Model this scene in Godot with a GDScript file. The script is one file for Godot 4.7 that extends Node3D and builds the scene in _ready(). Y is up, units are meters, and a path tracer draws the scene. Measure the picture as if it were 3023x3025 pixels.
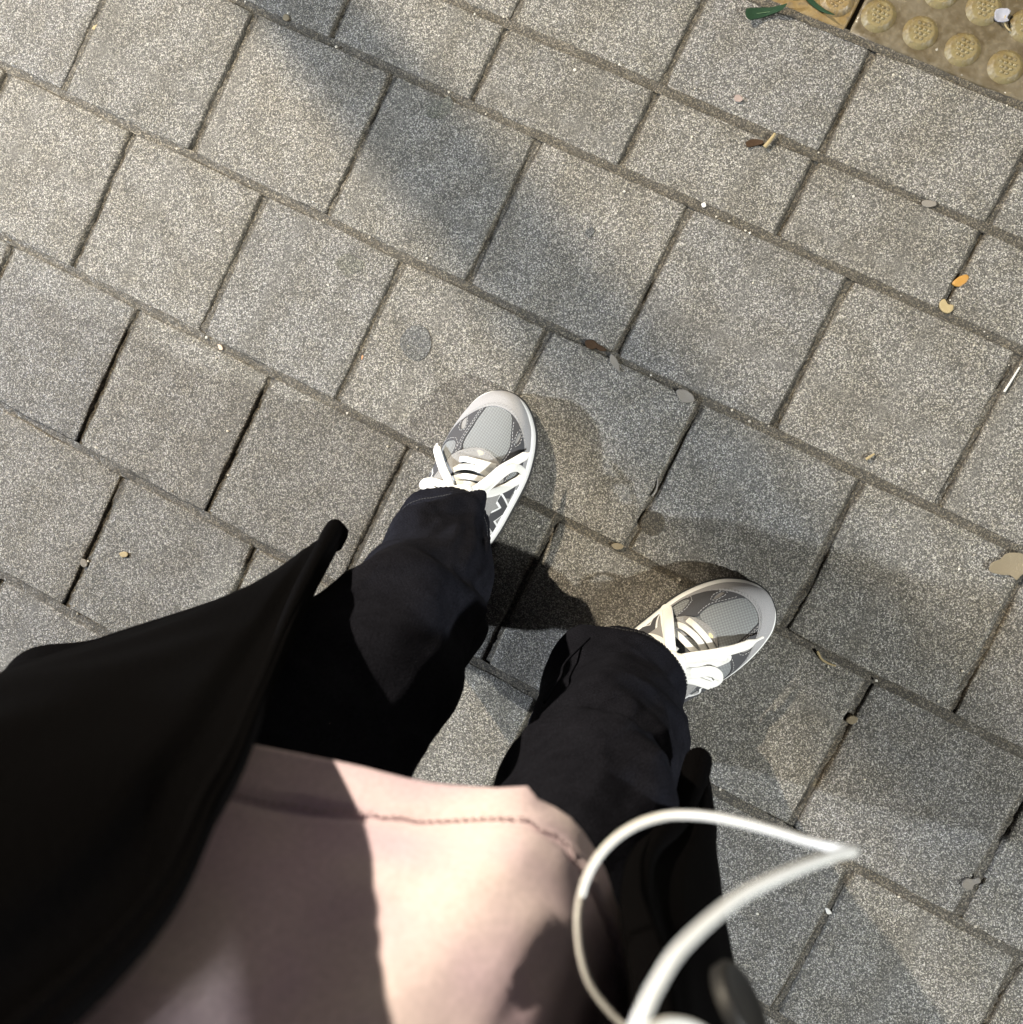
extends Node3D
# A person looking down at their own feet on a paved pavement at night.
# x runs along the paving rows, z across them towards the person, y is up; metres.

var used := {}
var mats := {}

# ---------------------------------------------------------------- mesh building
class MB:
	var v := PackedVector3Array()
	var n := PackedVector3Array()
	var uv := PackedVector2Array()
	var col := PackedColorArray()
	var idx := PackedInt32Array()
	func add(p: Vector3, t := Vector2.ZERO, c := Color.WHITE) -> int:
		v.append(p)
		uv.append(t)
		col.append(c)
		return v.size() - 1
	func tri(a: int, b: int, c: int) -> void:
		idx.append(a)
		idx.append(b)
		idx.append(c)
	func quad(a: int, b: int, c: int, d: int) -> void:
		tri(a, b, c)
		tri(a, c, d)
	func flat(a: Vector3, b: Vector3, c: Vector3) -> void:
		tri(add(a), add(b), add(c))
	func normals() -> void:
		n.resize(v.size())
		n.fill(Vector3.ZERO)
		for i in range(0, idx.size(), 3):
			var a := v[idx[i]]
			var f := (v[idx[i + 2]] - a).cross(v[idx[i + 1]] - a)
			n[idx[i]] += f
			n[idx[i + 1]] += f
			n[idx[i + 2]] += f
		for i in n.size():
			n[i] = n[i].normalized() if n[i].length_squared() > 1e-20 else Vector3.UP
	func flip() -> void:
		for i in range(0, idx.size(), 3):
			var k := idx[i + 1]
			idx[i + 1] = idx[i + 2]
			idx[i + 2] = k
	func mesh() -> ArrayMesh:
		normals()
		var a := []
		a.resize(Mesh.ARRAY_MAX)
		a[Mesh.ARRAY_VERTEX] = v
		a[Mesh.ARRAY_NORMAL] = n
		a[Mesh.ARRAY_TEX_UV] = uv
		a[Mesh.ARRAY_COLOR] = col
		a[Mesh.ARRAY_INDEX] = idx
		var m := ArrayMesh.new()
		m.add_surface_from_arrays(Mesh.PRIMITIVE_TRIANGLES, a)
		return m
	# a grid of points, rows by columns; the columns may close into a ring
	func grid(pts: PackedVector3Array, rows: int, cols: int, closed := false, flipped := false, size := Vector2.ONE) -> int:
		var at := v.size()
		for r in rows:
			for c in cols:
				add(pts[r * cols + c], Vector2(float(c) / cols * size.x, float(r) / rows * size.y))
		for r in rows - 1:
			for c in (cols if closed else cols - 1):
				var c2 := (c + 1) % cols
				var a := at + r * cols + c
				var b := at + r * cols + c2
				var d := at + (r + 1) * cols + c
				var e := at + (r + 1) * cols + c2
				if flipped:
					quad(a, d, e, b)
				else:
					quad(a, b, e, d)
		return at

func numbered(called: String, parent: Node) -> String:
	var key := str(parent.get_instance_id()) + "/" + called
	var k: int = used.get(key, -1) + 1
	used[key] = k
	return called if k == 0 else "%s_%03d" % [called, k]

func put(called: String, m: Mesh, material: Material, parent: Node = self) -> MeshInstance3D:
	var o := MeshInstance3D.new()
	o.name = numbered(called, parent)
	o.mesh = m
	o.material_override = material
	parent.add_child(o, true)
	return o

func tag(o: Node, label: String, category := "", group := "", kind := "") -> Node:
	if label: o.set_meta("label", label)
	if category: o.set_meta("category", category)
	if group: o.set_meta("group", group)
	if kind: o.set_meta("kind", kind)
	return o

func thing(called: String, label: String, category: String, at := Vector3.ZERO, turn := 0.0, group := "", kind := "") -> Node3D:
	var o := Node3D.new()
	o.name = numbered(called, self)
	add_child(o, true)
	o.position = at
	o.rotation.y = turn
	tag(o, label, category, group, kind)
	return o

func lin(r: float, g: float, b: float) -> Color:
	return Color(r, g, b).linear_to_srgb()

func mat(c: Color, rough := 0.8, spec := 0.5) -> StandardMaterial3D:
	var m := StandardMaterial3D.new()
	m.albedo_color = c
	m.roughness = rough
	m.metallic_specular = spec
	return m

# Catmull-Rom through a list of values at parameter x in 0..n-1
func cr3(p: Array, x: float) -> Vector3:
	var i := clampi(int(x), 0, p.size() - 2)
	var f := x - i
	var a: Vector3 = p[maxi(i - 1, 0)]
	var b: Vector3 = p[i]
	var c: Vector3 = p[i + 1]
	var d: Vector3 = p[mini(i + 2, p.size() - 1)]
	return 0.5 * ((2.0 * b) + (c - a) * f + (2.0 * a - 5.0 * b + 4.0 * c - d) * f * f + (3.0 * b - 3.0 * c + d - a) * f * f * f)

func smooth_path(p: Array, per: int) -> PackedVector3Array:
	var out := PackedVector3Array()
	for i in range((p.size() - 1) * per + 1):
		out.append(cr3(p, float(i) / per))
	return out

func lerp_table(xs: Array, ys: Array, x: float) -> float:
	if x <= xs[0]: return ys[0]
	for i in range(1, xs.size()):
		if x <= xs[i]:
			var f: float = (x - xs[i - 1]) / (xs[i] - xs[i - 1])
			return lerpf(ys[i - 1], ys[i], f)
	return ys[-1]

# smooth interpolation of a table (Catmull-Rom on its own spacing)
func smooth_table(xs: Array, ys: Array, x: float) -> float:
	if x <= xs[0]: return ys[0]
	var k := xs.size() - 1
	if x >= xs[k]: return ys[k]
	var i := 0
	while x > xs[i + 1]: i += 1
	var h: float = xs[i + 1] - xs[i]
	var f: float = (x - xs[i]) / h
	var m0: float = (ys[i + 1] - ys[maxi(i - 1, 0)]) / (xs[i + 1] - xs[maxi(i - 1, 0)])
	var m1: float = (ys[mini(i + 2, k)] - ys[i]) / (xs[mini(i + 2, k)] - xs[i])
	var f2 := f * f
	var f3 := f2 * f
	return (2 * f3 - 3 * f2 + 1) * ys[i] + (f3 - 2 * f2 + f) * h * m0 + (-2 * f3 + 3 * f2) * ys[i + 1] + (f3 - f2) * h * m1

func tube(mb: MB, path: PackedVector3Array, radius: Callable, sides := 10, caps := true) -> void:
	var pts := PackedVector3Array()
	var up := Vector3.UP
	if absf((path[1] - path[0]).normalized().y) > 0.9: up = Vector3.RIGHT
	var k := path.size()
	for i in k:
		var d := (path[mini(i + 1, k - 1)] - path[maxi(i - 1, 0)]).normalized()
		var s := d.cross(up).normalized()
		up = s.cross(d).normalized()
		var r: float = radius.call(float(i) / (k - 1))
		for j in sides:
			var a := TAU * j / sides
			pts.append(path[i] + (s * cos(a) + up * sin(a)) * r)
	var at := mb.grid(pts, k, sides, true, true)
	if caps:
		var c0 := mb.add(path[0])
		var c1 := mb.add(path[k - 1])
		for j in sides:
			mb.tri(c0, at + j, at + (j + 1) % sides)
			mb.tri(c1, at + (k - 1) * sides + (j + 1) % sides, at + (k - 1) * sides + j)

# a flat woven band along a path; flat side follows the given normals
func ribbon(mb: MB, path: PackedVector3Array, nrm: PackedVector3Array, width: Callable, thick: float) -> void:
	var pts := PackedVector3Array()
	var k := path.size()
	for i in k:
		var d := (path[mini(i + 1, k - 1)] - path[maxi(i - 1, 0)]).normalized()
		var s := d.cross(nrm[i]).normalized()
		var u := s.cross(d).normalized()
		var w: float = width.call(float(i) / (k - 1)) * 0.5
		for q in [Vector2(-1, 0), Vector2(-0.86, 0.8), Vector2(-0.35, 1), Vector2(0.35, 1), Vector2(0.86, 0.8), Vector2(1, 0), Vector2(0.86, -0.8), Vector2(-0.86, -0.8)]:
			pts.append(path[i] + s * (q.x * w) + u * (q.y * minf(thick, w) * 0.5))
	var at := mb.grid(pts, k, 8, true, false, Vector2(1, 1))
	for j in range(1, 7):
		mb.tri(at, at + j + 1, at + j)
		mb.tri(at + (k - 1) * 8, at + (k - 1) * 8 + j, at + (k - 1) * 8 + j + 1)

func _ready() -> void:
	camera_and_light()
	materials()
	pavement()
	tactile_strip()
	street()
	person()
	cable()
	litter()

# ---------------------------------------------------------------- camera, sky, lamps
func camera_and_light() -> void:
	var cam := Camera3D.new()
	cam.name = "camera"
	add_child(cam)
	cam.transform = Transform3D(Basis(Vector3(0.88004393, -0.17139695, -0.44288347), Vector3(-0.44964948, -0.00073317, -0.8932048), Vector3(0.15276787, 0.98520178, -0.07771377)), Vector3(0, 1.2012, 0))
	var at := CameraAttributesPhysical.new()
	at.frustum_focal_length = 23.80
	at.frustum_near = 0.02
	at.frustum_far = 400.0
	at.frustum_focus_distance = 1.13
	at.exposure_aperture = 6.4
	cam.attributes = at
	cam.fov = 53.5
	cam.near = 0.02
	cam.far = 400.0
	cam.current = true

	var sky_m := ProceduralSkyMaterial.new()
	sky_m.sky_top_color = Color(0.24, 0.25, 0.29)
	sky_m.sky_horizon_color = Color(0.46, 0.43, 0.40)
	sky_m.ground_bottom_color = Color(0.05, 0.05, 0.05)
	sky_m.ground_horizon_color = Color(0.2, 0.19, 0.18)
	var sky := Sky.new()
	sky.sky_material = sky_m
	var env := Environment.new()
	env.background_mode = Environment.BG_SKY
	env.sky = sky
	env.background_energy_multiplier = 0.34
	env.tonemap_mode = Environment.TONE_MAPPER_LINEAR
	env.tonemap_exposure = 1.0
	env.sdfgi_enabled = true
	env.ssao_enabled = true
	env.ssil_enabled = true
	var we := WorldEnvironment.new()
	we.name = "world"
	we.environment = env
	add_child(we)

	# the three street lamps whose shadows cross on the pavement
	street_lamp(Vector3(-2.7, 2.62, -1.22), Vector3(-3.6, 0, -1.62), Color(1.0, 0.94, 0.835), 25.0, 0.032, "warm white street lamp standing beyond the upper left of the photo")
	street_lamp(Vector3(6.9, 5.9, 0.35), Vector3(8.2, 0, 0.4), Color(0.99, 1.0, 0.98), 112.0, 0.15, "neutral white street lamp standing beyond the right of the photo")
	street_lamp(Vector3(-4.3, 2.6, 1.55), Vector3(-5.2, 0, 1.9), Color(0.91, 0.95, 1.0), 41.0, 0.075, "cool white street lamp standing behind the person's left side")

func street_lamp(head: Vector3, foot: Vector3, c: Color, energy: float, size: float, label: String) -> void:
	var t := thing("street_lamp", label, "street lamp", foot, 0.0, "street lamps lighting the pavement")
	var h := head - foot
	var metal := mat(lin(0.08, 0.085, 0.09), 0.5)
	var mb := MB.new()
	tube(mb, PackedVector3Array([Vector3(0, 0, 0), Vector3(0, 1, 0), Vector3(0, h.y + 0.02, 0)]), func(f): return 0.075 - 0.03 * f, 14)
	put("post", mb.mesh(), metal, t)
	mb = MB.new()
	tube(mb, PackedVector3Array([Vector3(0, h.y - 0.05, 0), Vector3(h.x * 0.4, h.y + 0.22, h.z * 0.4), Vector3(h.x * 0.95, h.y + 0.23, h.z * 0.95)]), func(_f): return 0.03, 10)
	put("arm", mb.mesh(), metal, t)
	mb = MB.new()
	tube(mb, PackedVector3Array([h + Vector3(0, 0.28, 0), h + Vector3(0, 0.27, 0), h + Vector3(0, 0.2, 0), h + Vector3(0, 0.19, 0)]), func(f): return 0.06 if f < 0.2 else 0.2, 20)
	put("lamp_head", mb.mesh(), metal, t)
	var s := SphereMesh.new()
	s.radius = size * 1.1
	s.height = size * 2.2
	s.radial_segments = 24
	s.rings = 12
	var g := mat(Color(0.9, 0.9, 0.9), 0.4)
	g.emission_enabled = true
	g.emission = c
	g.emission_energy_multiplier = 6.0
	var b := put("bulb", s, g, t)
	b.position = h
	var l := OmniLight3D.new()
	l.name = "lamp_light"
	l.light_color = c
	l.light_energy = energy
	l.light_size = size
	l.omni_range = 30.0
	l.omni_attenuation = 2.0
	l.shadow_enabled = true
	l.position = h
	t.add_child(l)

# ---------------------------------------------------------------- materials
func noise(kind: int, freq: float, seed_: int, oct := 1) -> FastNoiseLite:
	var f := FastNoiseLite.new()
	f.noise_type = kind
	f.frequency = freq
	f.seed = seed_
	f.fractal_type = FastNoiseLite.FRACTAL_FBM if oct > 1 else FastNoiseLite.FRACTAL_NONE
	f.fractal_octaves = oct
	return f

func bytes_of(f: FastNoiseLite, size: int) -> PackedByteArray:
	var im := f.get_seamless_image(size, size, false, false, 0.08, true)
	im.convert(Image.FORMAT_L8)
	return im.get_data()

func picture(data: PackedByteArray, size: int, fmt := Image.FORMAT_RGB8) -> ImageTexture:
	return ImageTexture.create_from_image(Image.create_from_data(size, size, false, fmt, data))

var grain_albedo: ImageTexture
var grain_height: ImageTexture
var grain_rough: ImageTexture
var smudge: ImageTexture
var cloth_height: ImageTexture
var cloth_albedo: ImageTexture
var denim_albedo: ImageTexture
var dye_albedo: ImageTexture

func materials() -> void:
	var size := 1024          # covers 0.42 m of concrete: about 0.41 mm a pixel
	var cell := noise(FastNoiseLite.TYPE_CELLULAR, 1.0 / 2.8, 11)
	cell.cellular_return_type = FastNoiseLite.RETURN_CELL_VALUE
	var dist := noise(FastNoiseLite.TYPE_CELLULAR, 1.0 / 2.8, 11)
	dist.cellular_return_type = FastNoiseLite.RETURN_DISTANCE2_SUB
	var big := noise(FastNoiseLite.TYPE_SIMPLEX_SMOOTH, 1.0 / 6.0, 5, 3)
	var cv := bytes_of(cell, size)
	var ds := bytes_of(dist, size)
	var lo := bytes_of(big, size)
	var al := PackedByteArray()
	var hh := PackedByteArray()
	var ro := PackedByteArray()
	al.resize(size * size * 3)
	hh.resize(size * size)
	ro.resize(size * size)
	var tone := PackedFloat32Array()
	for i in 256:
		tone.append(0.56 + 0.66 * pow(i / 255.0, 1.8))
	for i in size * size:
		var c := cv[i]
		var h := mini(255, int(ds[i] * 0.62 + lo[i] * 0.40 + c * 0.22 - 40))
		h = maxi(h, 0)
		hh[i] = h
		var t := tone[c] * (0.50 + 0.64 * h / 255.0) * 255.0
		al[i * 3] = mini(255, int(t))
		al[i * 3 + 1] = mini(255, int(t * (0.99 if (c & 4) else 0.975)))
		al[i * 3 + 2] = mini(255, int(t * (0.975 if (c & 8) else 0.94)))
		ro[i] = 105 if c > 205 else 190
	var sm := bytes_of(noise(FastNoiseLite.TYPE_SIMPLEX_SMOOTH, 1.0 / 90.0, 61, 5), 512)
	var sp := PackedByteArray()
	sp.resize(512 * 512 * 3)
	for i in 512 * 512:
		var f := clampf((sm[i] - 70) / 90.0, 0.0, 1.0)
		var q := lerpf(236.0, 255.0, f)
		sp[i * 3] = int(q)
		sp[i * 3 + 1] = int(q - (1.0 - f) * 2.0)
		sp[i * 3 + 2] = int(q - (1.0 - f) * 7.0)
	smudge = picture(sp, 512)
	grain_albedo = picture(al, size)
	grain_height = picture(hh, size, Image.FORMAT_L8)
	grain_rough = picture(ro, size, Image.FORMAT_L8)
	var k := 0
	for tint in [Color(0.70, 0.695, 0.68), Color(0.68, 0.676, 0.665), Color(0.72, 0.712, 0.695), Color(0.69, 0.688, 0.685), Color(0.71, 0.702, 0.685)]:
		mats["paver%d" % k] = concrete(tint, 0.11)
		k += 1
	mats.sand = concrete(lin(0.205, 0.185, 0.15), 0.04)
	mats.bed = concrete(lin(0.25, 0.22, 0.18), 0.10)
	# cloth
	var fib := noise(FastNoiseLite.TYPE_SIMPLEX_SMOOTH, 1.0 / 5.0, 21, 3)
	var cb := bytes_of(fib, 512)
	var ca := PackedByteArray()
	ca.resize(512 * 512 * 3)
	for i in 512 * 512:
		var wale := 10.0 * sin((i % 512 + i / 512) * TAU / 8.0)
		var q := clampi(int(236 + (cb[i] - 128) * 0.34 + wale * 0.6), 0, 255)
		ca[i * 3] = q
		ca[i * 3 + 1] = q
		ca[i * 3 + 2] = q
	cloth_albedo = picture(ca, 512)
	var wear := bytes_of(noise(FastNoiseLite.TYPE_SIMPLEX_SMOOTH, 1.0 / 60.0, 33, 4), 512)
	for y in 512:
		for x in 512:
			var i := y * 512 + x
			var twill := 26.0 * sin((x + y) * TAU / 6.0)
			var q := clampi(int(158 + (cb[i] - 128) * 0.55 + (wear[i] - 128) * 0.16 + twill), 0, 255)
			ca[i * 3] = q
			ca[i * 3 + 1] = q
			ca[i * 3 + 2] = q
	denim_albedo = picture(ca, 512)
	# soft uneven dye of the shirt
	var dye := bytes_of(noise(FastNoiseLite.TYPE_SIMPLEX_SMOOTH, 1.0 / 150.0, 41, 3), 512)
	for i in 512 * 512:
		var f := (dye[i] - 128) / 128.0
		var base := 238.0 + (cb[i] - 128) * 0.14
		ca[i * 3] = clampi(int(base + f * 18.0), 0, 255)
		ca[i * 3 + 1] = clampi(int(base - 4.0 + f * 26.0), 0, 255)
		ca[i * 3 + 2] = clampi(int(base + f * 10.0), 0, 255)
	dye_albedo = picture(ca, 512)
	cloth_height = picture(cb, 512, Image.FORMAT_L8)

func concrete(tint: Color, relief: float) -> StandardMaterial3D:
	var m := mat(tint, 1.0, 0.5)
	m.albedo_texture = grain_albedo
	m.roughness_texture = grain_rough
	m.heightmap_enabled = true
	m.heightmap_texture = grain_height
	m.heightmap_scale = relief
	m.vertex_color_use_as_albedo = true
	m.detail_enabled = true
	m.detail_blend_mode = BaseMaterial3D.BLEND_MODE_MUL
	m.detail_albedo = smudge
	return m

func cloth(c: Color, scale: float, rough := 0.9, rim := 0.0, relief := 0.03) -> StandardMaterial3D:
	var m := mat(c, rough, 0.08)
	m.albedo_texture = cloth_albedo
	m.uv1_triplanar = true
	m.uv1_scale = Vector3.ONE * scale
	m.heightmap_enabled = true
	m.heightmap_texture = cloth_height
	m.heightmap_scale = relief
	if rim > 0.0:
		m.rim_enabled = true
		m.rim = rim
		m.rim_tint = 0.7
	return m

# ---------------------------------------------------------------- the pavement
const TEX := 1.0 / 0.42

func paver_mesh(w: float, d: float, rng: RandomNumberGenerator) -> ArrayMesh:
	var mb := MB.new()
	var off := Vector2(rng.randf() * 3, rng.randf() * 3)
	var turn := rng.randi() % 4
	var per := 5
	var rings := []
	# [inset across x, inset across z, height, dirt]; dust lies along the long joints
	var prof := [[0.016, 0.016, 0.0, Color(1, 1, 1)], [0.0066, 0.0062, -0.0003, Color(0.98, 0.97, 0.955)], [0.0040, 0.0038, -0.0022, Color(0.66, 0.62, 0.55)], [0.0012, 0.0012, -0.0095, Color(0.34, 0.31, 0.27)], [0.0012, 0.0012, -0.055, Color(0.3, 0.28, 0.25)]]
	for q in prof:
		var ring := []
		var hx: float = w / 2 - q[0]
		var hz: float = d / 2 - q[1]
		for side in 4:
			for k in per:
				var f := -1.0 + 2.0 * k / per
				var x := 0.0
				var z := 0.0
				match side:
					0: x = f; z = -1.0
					1: x = 1.0; z = f
					2: x = -f; z = 1.0
					3: x = -1.0; z = -f
				if k == 0: x *= 0.988; z *= 0.988
				var j := 0.0012 if q[2] > -0.02 else 0.0
				var p := Vector3(x * hx + rng.randf_range(-j, j), q[2] + rng.randf_range(-j, j) * 0.35, z * hz + rng.randf_range(-j, j))
				var t := Vector2(p.x, p.z).rotated(turn * PI / 2) * TEX + off
				if q[2] < -0.005: t += Vector2(0.0, q[2] * TEX)
				var c: Color = q[3]
				if q[2] == 0.0: c = Color(1, 1, 1) * rng.randf_range(0.955, 1.03)
				ring.append(mb.add(p, t, c))
		rings.append(ring)
	var mid := mb.add(Vector3.ZERO, off)
	var cnt := per * 4
	for i in cnt:
		mb.tri(mid, rings[0][i], rings[0][(i + 1) % cnt])
		for r in rings.size() - 1:
			mb.quad(rings[r][i], rings[r + 1][i], rings[r + 1][(i + 1) % cnt], rings[r][(i + 1) % cnt])
	return mb.mesh()

func pavement() -> void:
	var rng := RandomNumberGenerator.new()
	rng.seed = 7
	var root := thing("pavement", "pavement of square grey concrete pavers with sandy joints", "pavement", Vector3.ZERO, 0, "", "structure")
	# [near edge, far edge, where a cross joint lies]
	var rows := [[-0.563, -0.4274, -0.0505], [-0.4274, -0.3226, -0.052], [-0.3226, -0.124, -0.1578], [-0.124, 0.0756, -0.0435], [0.0756, 0.2764, 0.0665], [0.2764, 0.474, 0.1455]]
	var z := 0.474
	var k := 0
	while z < 1.75:
		rows.append([z, z + 0.2, [0.05, 0.15][k % 2] + rng.randf_range(-0.012, 0.012)])
		z += 0.2
		k += 1
	z = -0.866
	while z > -1.6:
		rows.append([z - 0.2, z, [0.05, 0.15][k % 2] + rng.randf_range(-0.012, 0.012)])
		z -= 0.2
		k += 1
	var meshes := {}
	var far := MB.new()
	var sand := MB.new()
	var p := 0.2007
	for row in rows:
		var d: float = row[1] - row[0]
		var zc: float = (row[0] + row[1]) / 2
		var key := int(round(d * 1000))
		if not meshes.has(key):
			meshes[key] = []
			for i in 7: meshes[key].append(paver_mesh(p, d, rng))
		var n0 := -10
		for i in range(n0, 10):
			var x: float = row[2] + i * p + p / 2
			if x < -1.95 or x > 1.45: continue
			var o := put("paver", meshes[key][rng.randi() % 7], mats["paver%d" % (rng.randi() % 5)], root)
			o.position = Vector3(x + rng.randf_range(-0.0008, 0.0008), rng.randf_range(-0.0012, 0.0008), zc + rng.randf_range(-0.0006, 0.0006))
			o.rotation = Vector3(rng.randf_range(-0.004, 0.004), rng.randf_range(-0.003, 0.003), rng.randf_range(-0.004, 0.004))
			strip(sand, Vector3(x - p / 2, 0, row[0] + 0.004), Vector3(x - p / 2, 0, row[1] - 0.004), 0.0056, -0.0050, 0.0016, rng)
		strip(sand, Vector3(-2.05, 0, row[0]), Vector3(1.65, 0, row[0]), 0.0058, -0.0023, 0.0010, rng)
	tag(put("joint_sand", sand.mesh(), mats.sand, root), "", "", "", "stuff")
	# the rest of the pavement out to the street, joined
	for row in range(-18, 26):
		for i in range(-24, 24):
			var x := i * p + (0.1 if row % 2 else 0.0)
			var zz := row * 0.2
			if x > -2.1 and x < 1.6 and zz > -1.75 and zz < 1.95: continue
			var at := far.v.size()
			for q in [[-1, -1, 0.0], [1, -1, 0.0], [1, 1, 0.0], [-1, 1, 0.0], [-1.05, -1.05, -0.008], [1.05, -1.05, -0.008], [1.05, 1.05, -0.008], [-1.05, 1.05, -0.008]]:
				far.add(Vector3(x + q[0] * 0.094, q[2], zz + q[1] * 0.094), Vector2(x + q[0] * 0.094 + i * 0.37, zz + q[1] * 0.094) * TEX, Color(1, 1, 1) if q[2] == 0.0 else Color(0.4, 0.37, 0.33))
			far.quad(at, at + 1, at + 2, at + 3)
			for s in 4:
				far.quad(at + s, at + 4 + s, at + 4 + (s + 1) % 4, at + (s + 1) % 4)
	tag(put("outer_pavers", far.mesh(), mats.paver0, root), "", "", "", "stuff")
	var bed := PlaneMesh.new()
	bed.size = Vector2(9.8, 9.0)
	var b := put("sand_bed", bed, mat(lin(0.09, 0.08, 0.065), 1.0), root)
	b.position = Vector3(0, -0.0108, 0.7)
	var g := PlaneMesh.new()
	g.size = Vector2(320, 320)
	var o := put("ground", g, mat(lin(0.06, 0.06, 0.062), 0.95))
	o.position.y = -0.07
	tag(o, "dark asphalt ground reaching away beyond the pavement", "ground", "", "structure")

# a low uneven ribbon of sand along a joint
func strip(mb: MB, a: Vector3, b: Vector3, half: float, y: float, rough: float, rng: RandomNumberGenerator) -> void:
	var n := maxi(2, int(a.distance_to(b) / 0.006))
	var d := (b - a).normalized()
	var s := Vector3(-d.z, 0, d.x)
	var off := rng.randf() * 5
	var at := mb.v.size()
	var drift := 0.0
	for i in n + 1:
		drift = clampf(drift + rng.randf_range(-0.0004, 0.0004), -0.0012, 0.0012)
		var c := a.lerp(b, float(i) / n)
		for j in 5:
			var f := -1.0 + j * 0.5
			var p := c + s * (f * half + rng.randf_range(-0.0006, 0.0006))
			p.y = y + drift + rng.randf_range(-rough, rough) * 0.6 + absf(f) * 0.0007
			var g := rng.randf_range(0.86, 1.08)
			mb.add(p, Vector2(p.x + off, p.z) * TEX, Color(g, g, g))
	for i in n:
		for j in 4:
			var q := at + i * 5 + j
			mb.quad(q, q + 1, q + 6, q + 5)

# ---------------------------------------------------------------- tactile paving
func dome_mesh(mb: MB, at: Vector3, sides: int, bumps: bool, rng: RandomNumberGenerator) -> void:
	var pts := PackedVector3Array()
	var prof := [[0.0195, -0.0005], [0.0188, 0.0008], [0.0165, 0.0030], [0.0146, 0.0047], [0.0134, 0.0052], [0.0120, 0.0050], [0.006, 0.0050]]
	var wob := rng.randf() * TAU
	for q in prof:
		for i in sides:
			var a := TAU * i / sides
			var r: float = q[0] * (1.0 + 0.012 * sin(a * 2 + wob) + rng.randf_range(-0.001, 0.001))
			pts.append(at + Vector3(cos(a) * r, q[1] + rng.randf_range(-0.0001, 0.0001), sin(a) * r))
	var first := mb.grid(pts, prof.size(), sides, true, false)
	for i in range(first, mb.v.size()):
		mb.uv[i] = Vector2(mb.v[i].x, mb.v[i].z) * 4.0
	var c := mb.add(at + Vector3(0, 0.0050, 0), Vector2(at.x, at.z) * 4.0)
	var last := first + (prof.size() - 1) * sides
	for i in sides:
		mb.tri(c, last + i, last + (i + 1) % sides)
	if not bumps: return
	for q in [[-1.0, -1.7], [0.0, -1.7], [1.0, -1.7], [-1.5, -0.55], [-0.5, -0.55], [0.5, -0.55], [1.5, -0.55], [-1.0, 0.6], [0.0, 0.6], [1.0, 0.6], [-0.5, 1.7], [0.5, 1.7]]:
		var o := at + Vector3(q[0] * 0.0052, 0.0049, q[1] * 0.0048)
		var bp := PackedVector3Array()
		for e in [[0.0023, 0.0], [0.0018, 0.0010], [0.0008, 0.0014]]:
			for i in 8:
				bp.append(o + Vector3(cos(TAU * i / 8) * e[0], e[1], sin(TAU * i / 8) * e[0]))
		var f := mb.grid(bp, 3, 8, true, false)
		var t := mb.add(o + Vector3(0, 0.0014, 0))
		for i in 8: mb.tri(t, f + 16 + i, f + 16 + (i + 1) % 8)
		for i in range(f, mb.v.size()): mb.uv[i] = Vector2(mb.v[i].x, mb.v[i].z) * 4.0

func tactile_material(a: Color, b: Color, c: Color, seed_: int) -> StandardMaterial3D:
	var f := noise(FastNoiseLite.TYPE_SIMPLEX_SMOOTH, 0.014, seed_, 5)
	var f2 := noise(FastNoiseLite.TYPE_SIMPLEX_SMOOTH, 0.08, seed_ + 3, 4)
	var b1 := bytes_of(f, 512)
	var b2 := bytes_of(f2, 512)
	var out := PackedByteArray()
	out.resize(512 * 512 * 3)
	for i in 512 * 512:
		var t := clampf((b1[i] - 90) / 90.0, 0, 1)
		var q := a.lerp(b, t).lerp(c, clampf((b2[i] - 150) / 80.0, 0, 1) * 0.75)
		out[i * 3] = int(q.r * 255)
		out[i * 3 + 1] = int(q.g * 255)
		out[i * 3 + 2] = int(q.b * 255)
	var m := mat(Color.WHITE, 0.42, 0.5)
	m.albedo_texture = picture(out, 512)
	var rr := PackedByteArray()
	rr.resize(512 * 512)
	for i in 512 * 512: rr[i] = clampi(60 + int(b2[i] * 0.55), 0, 255)
	m.roughness = 1.0
	m.roughness_texture = picture(rr, 512, Image.FORMAT_L8)
	m.heightmap_enabled = true
	m.heightmap_texture = picture(b2, 512, Image.FORMAT_L8)
	m.heightmap_scale = 0.05
	return m

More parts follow.
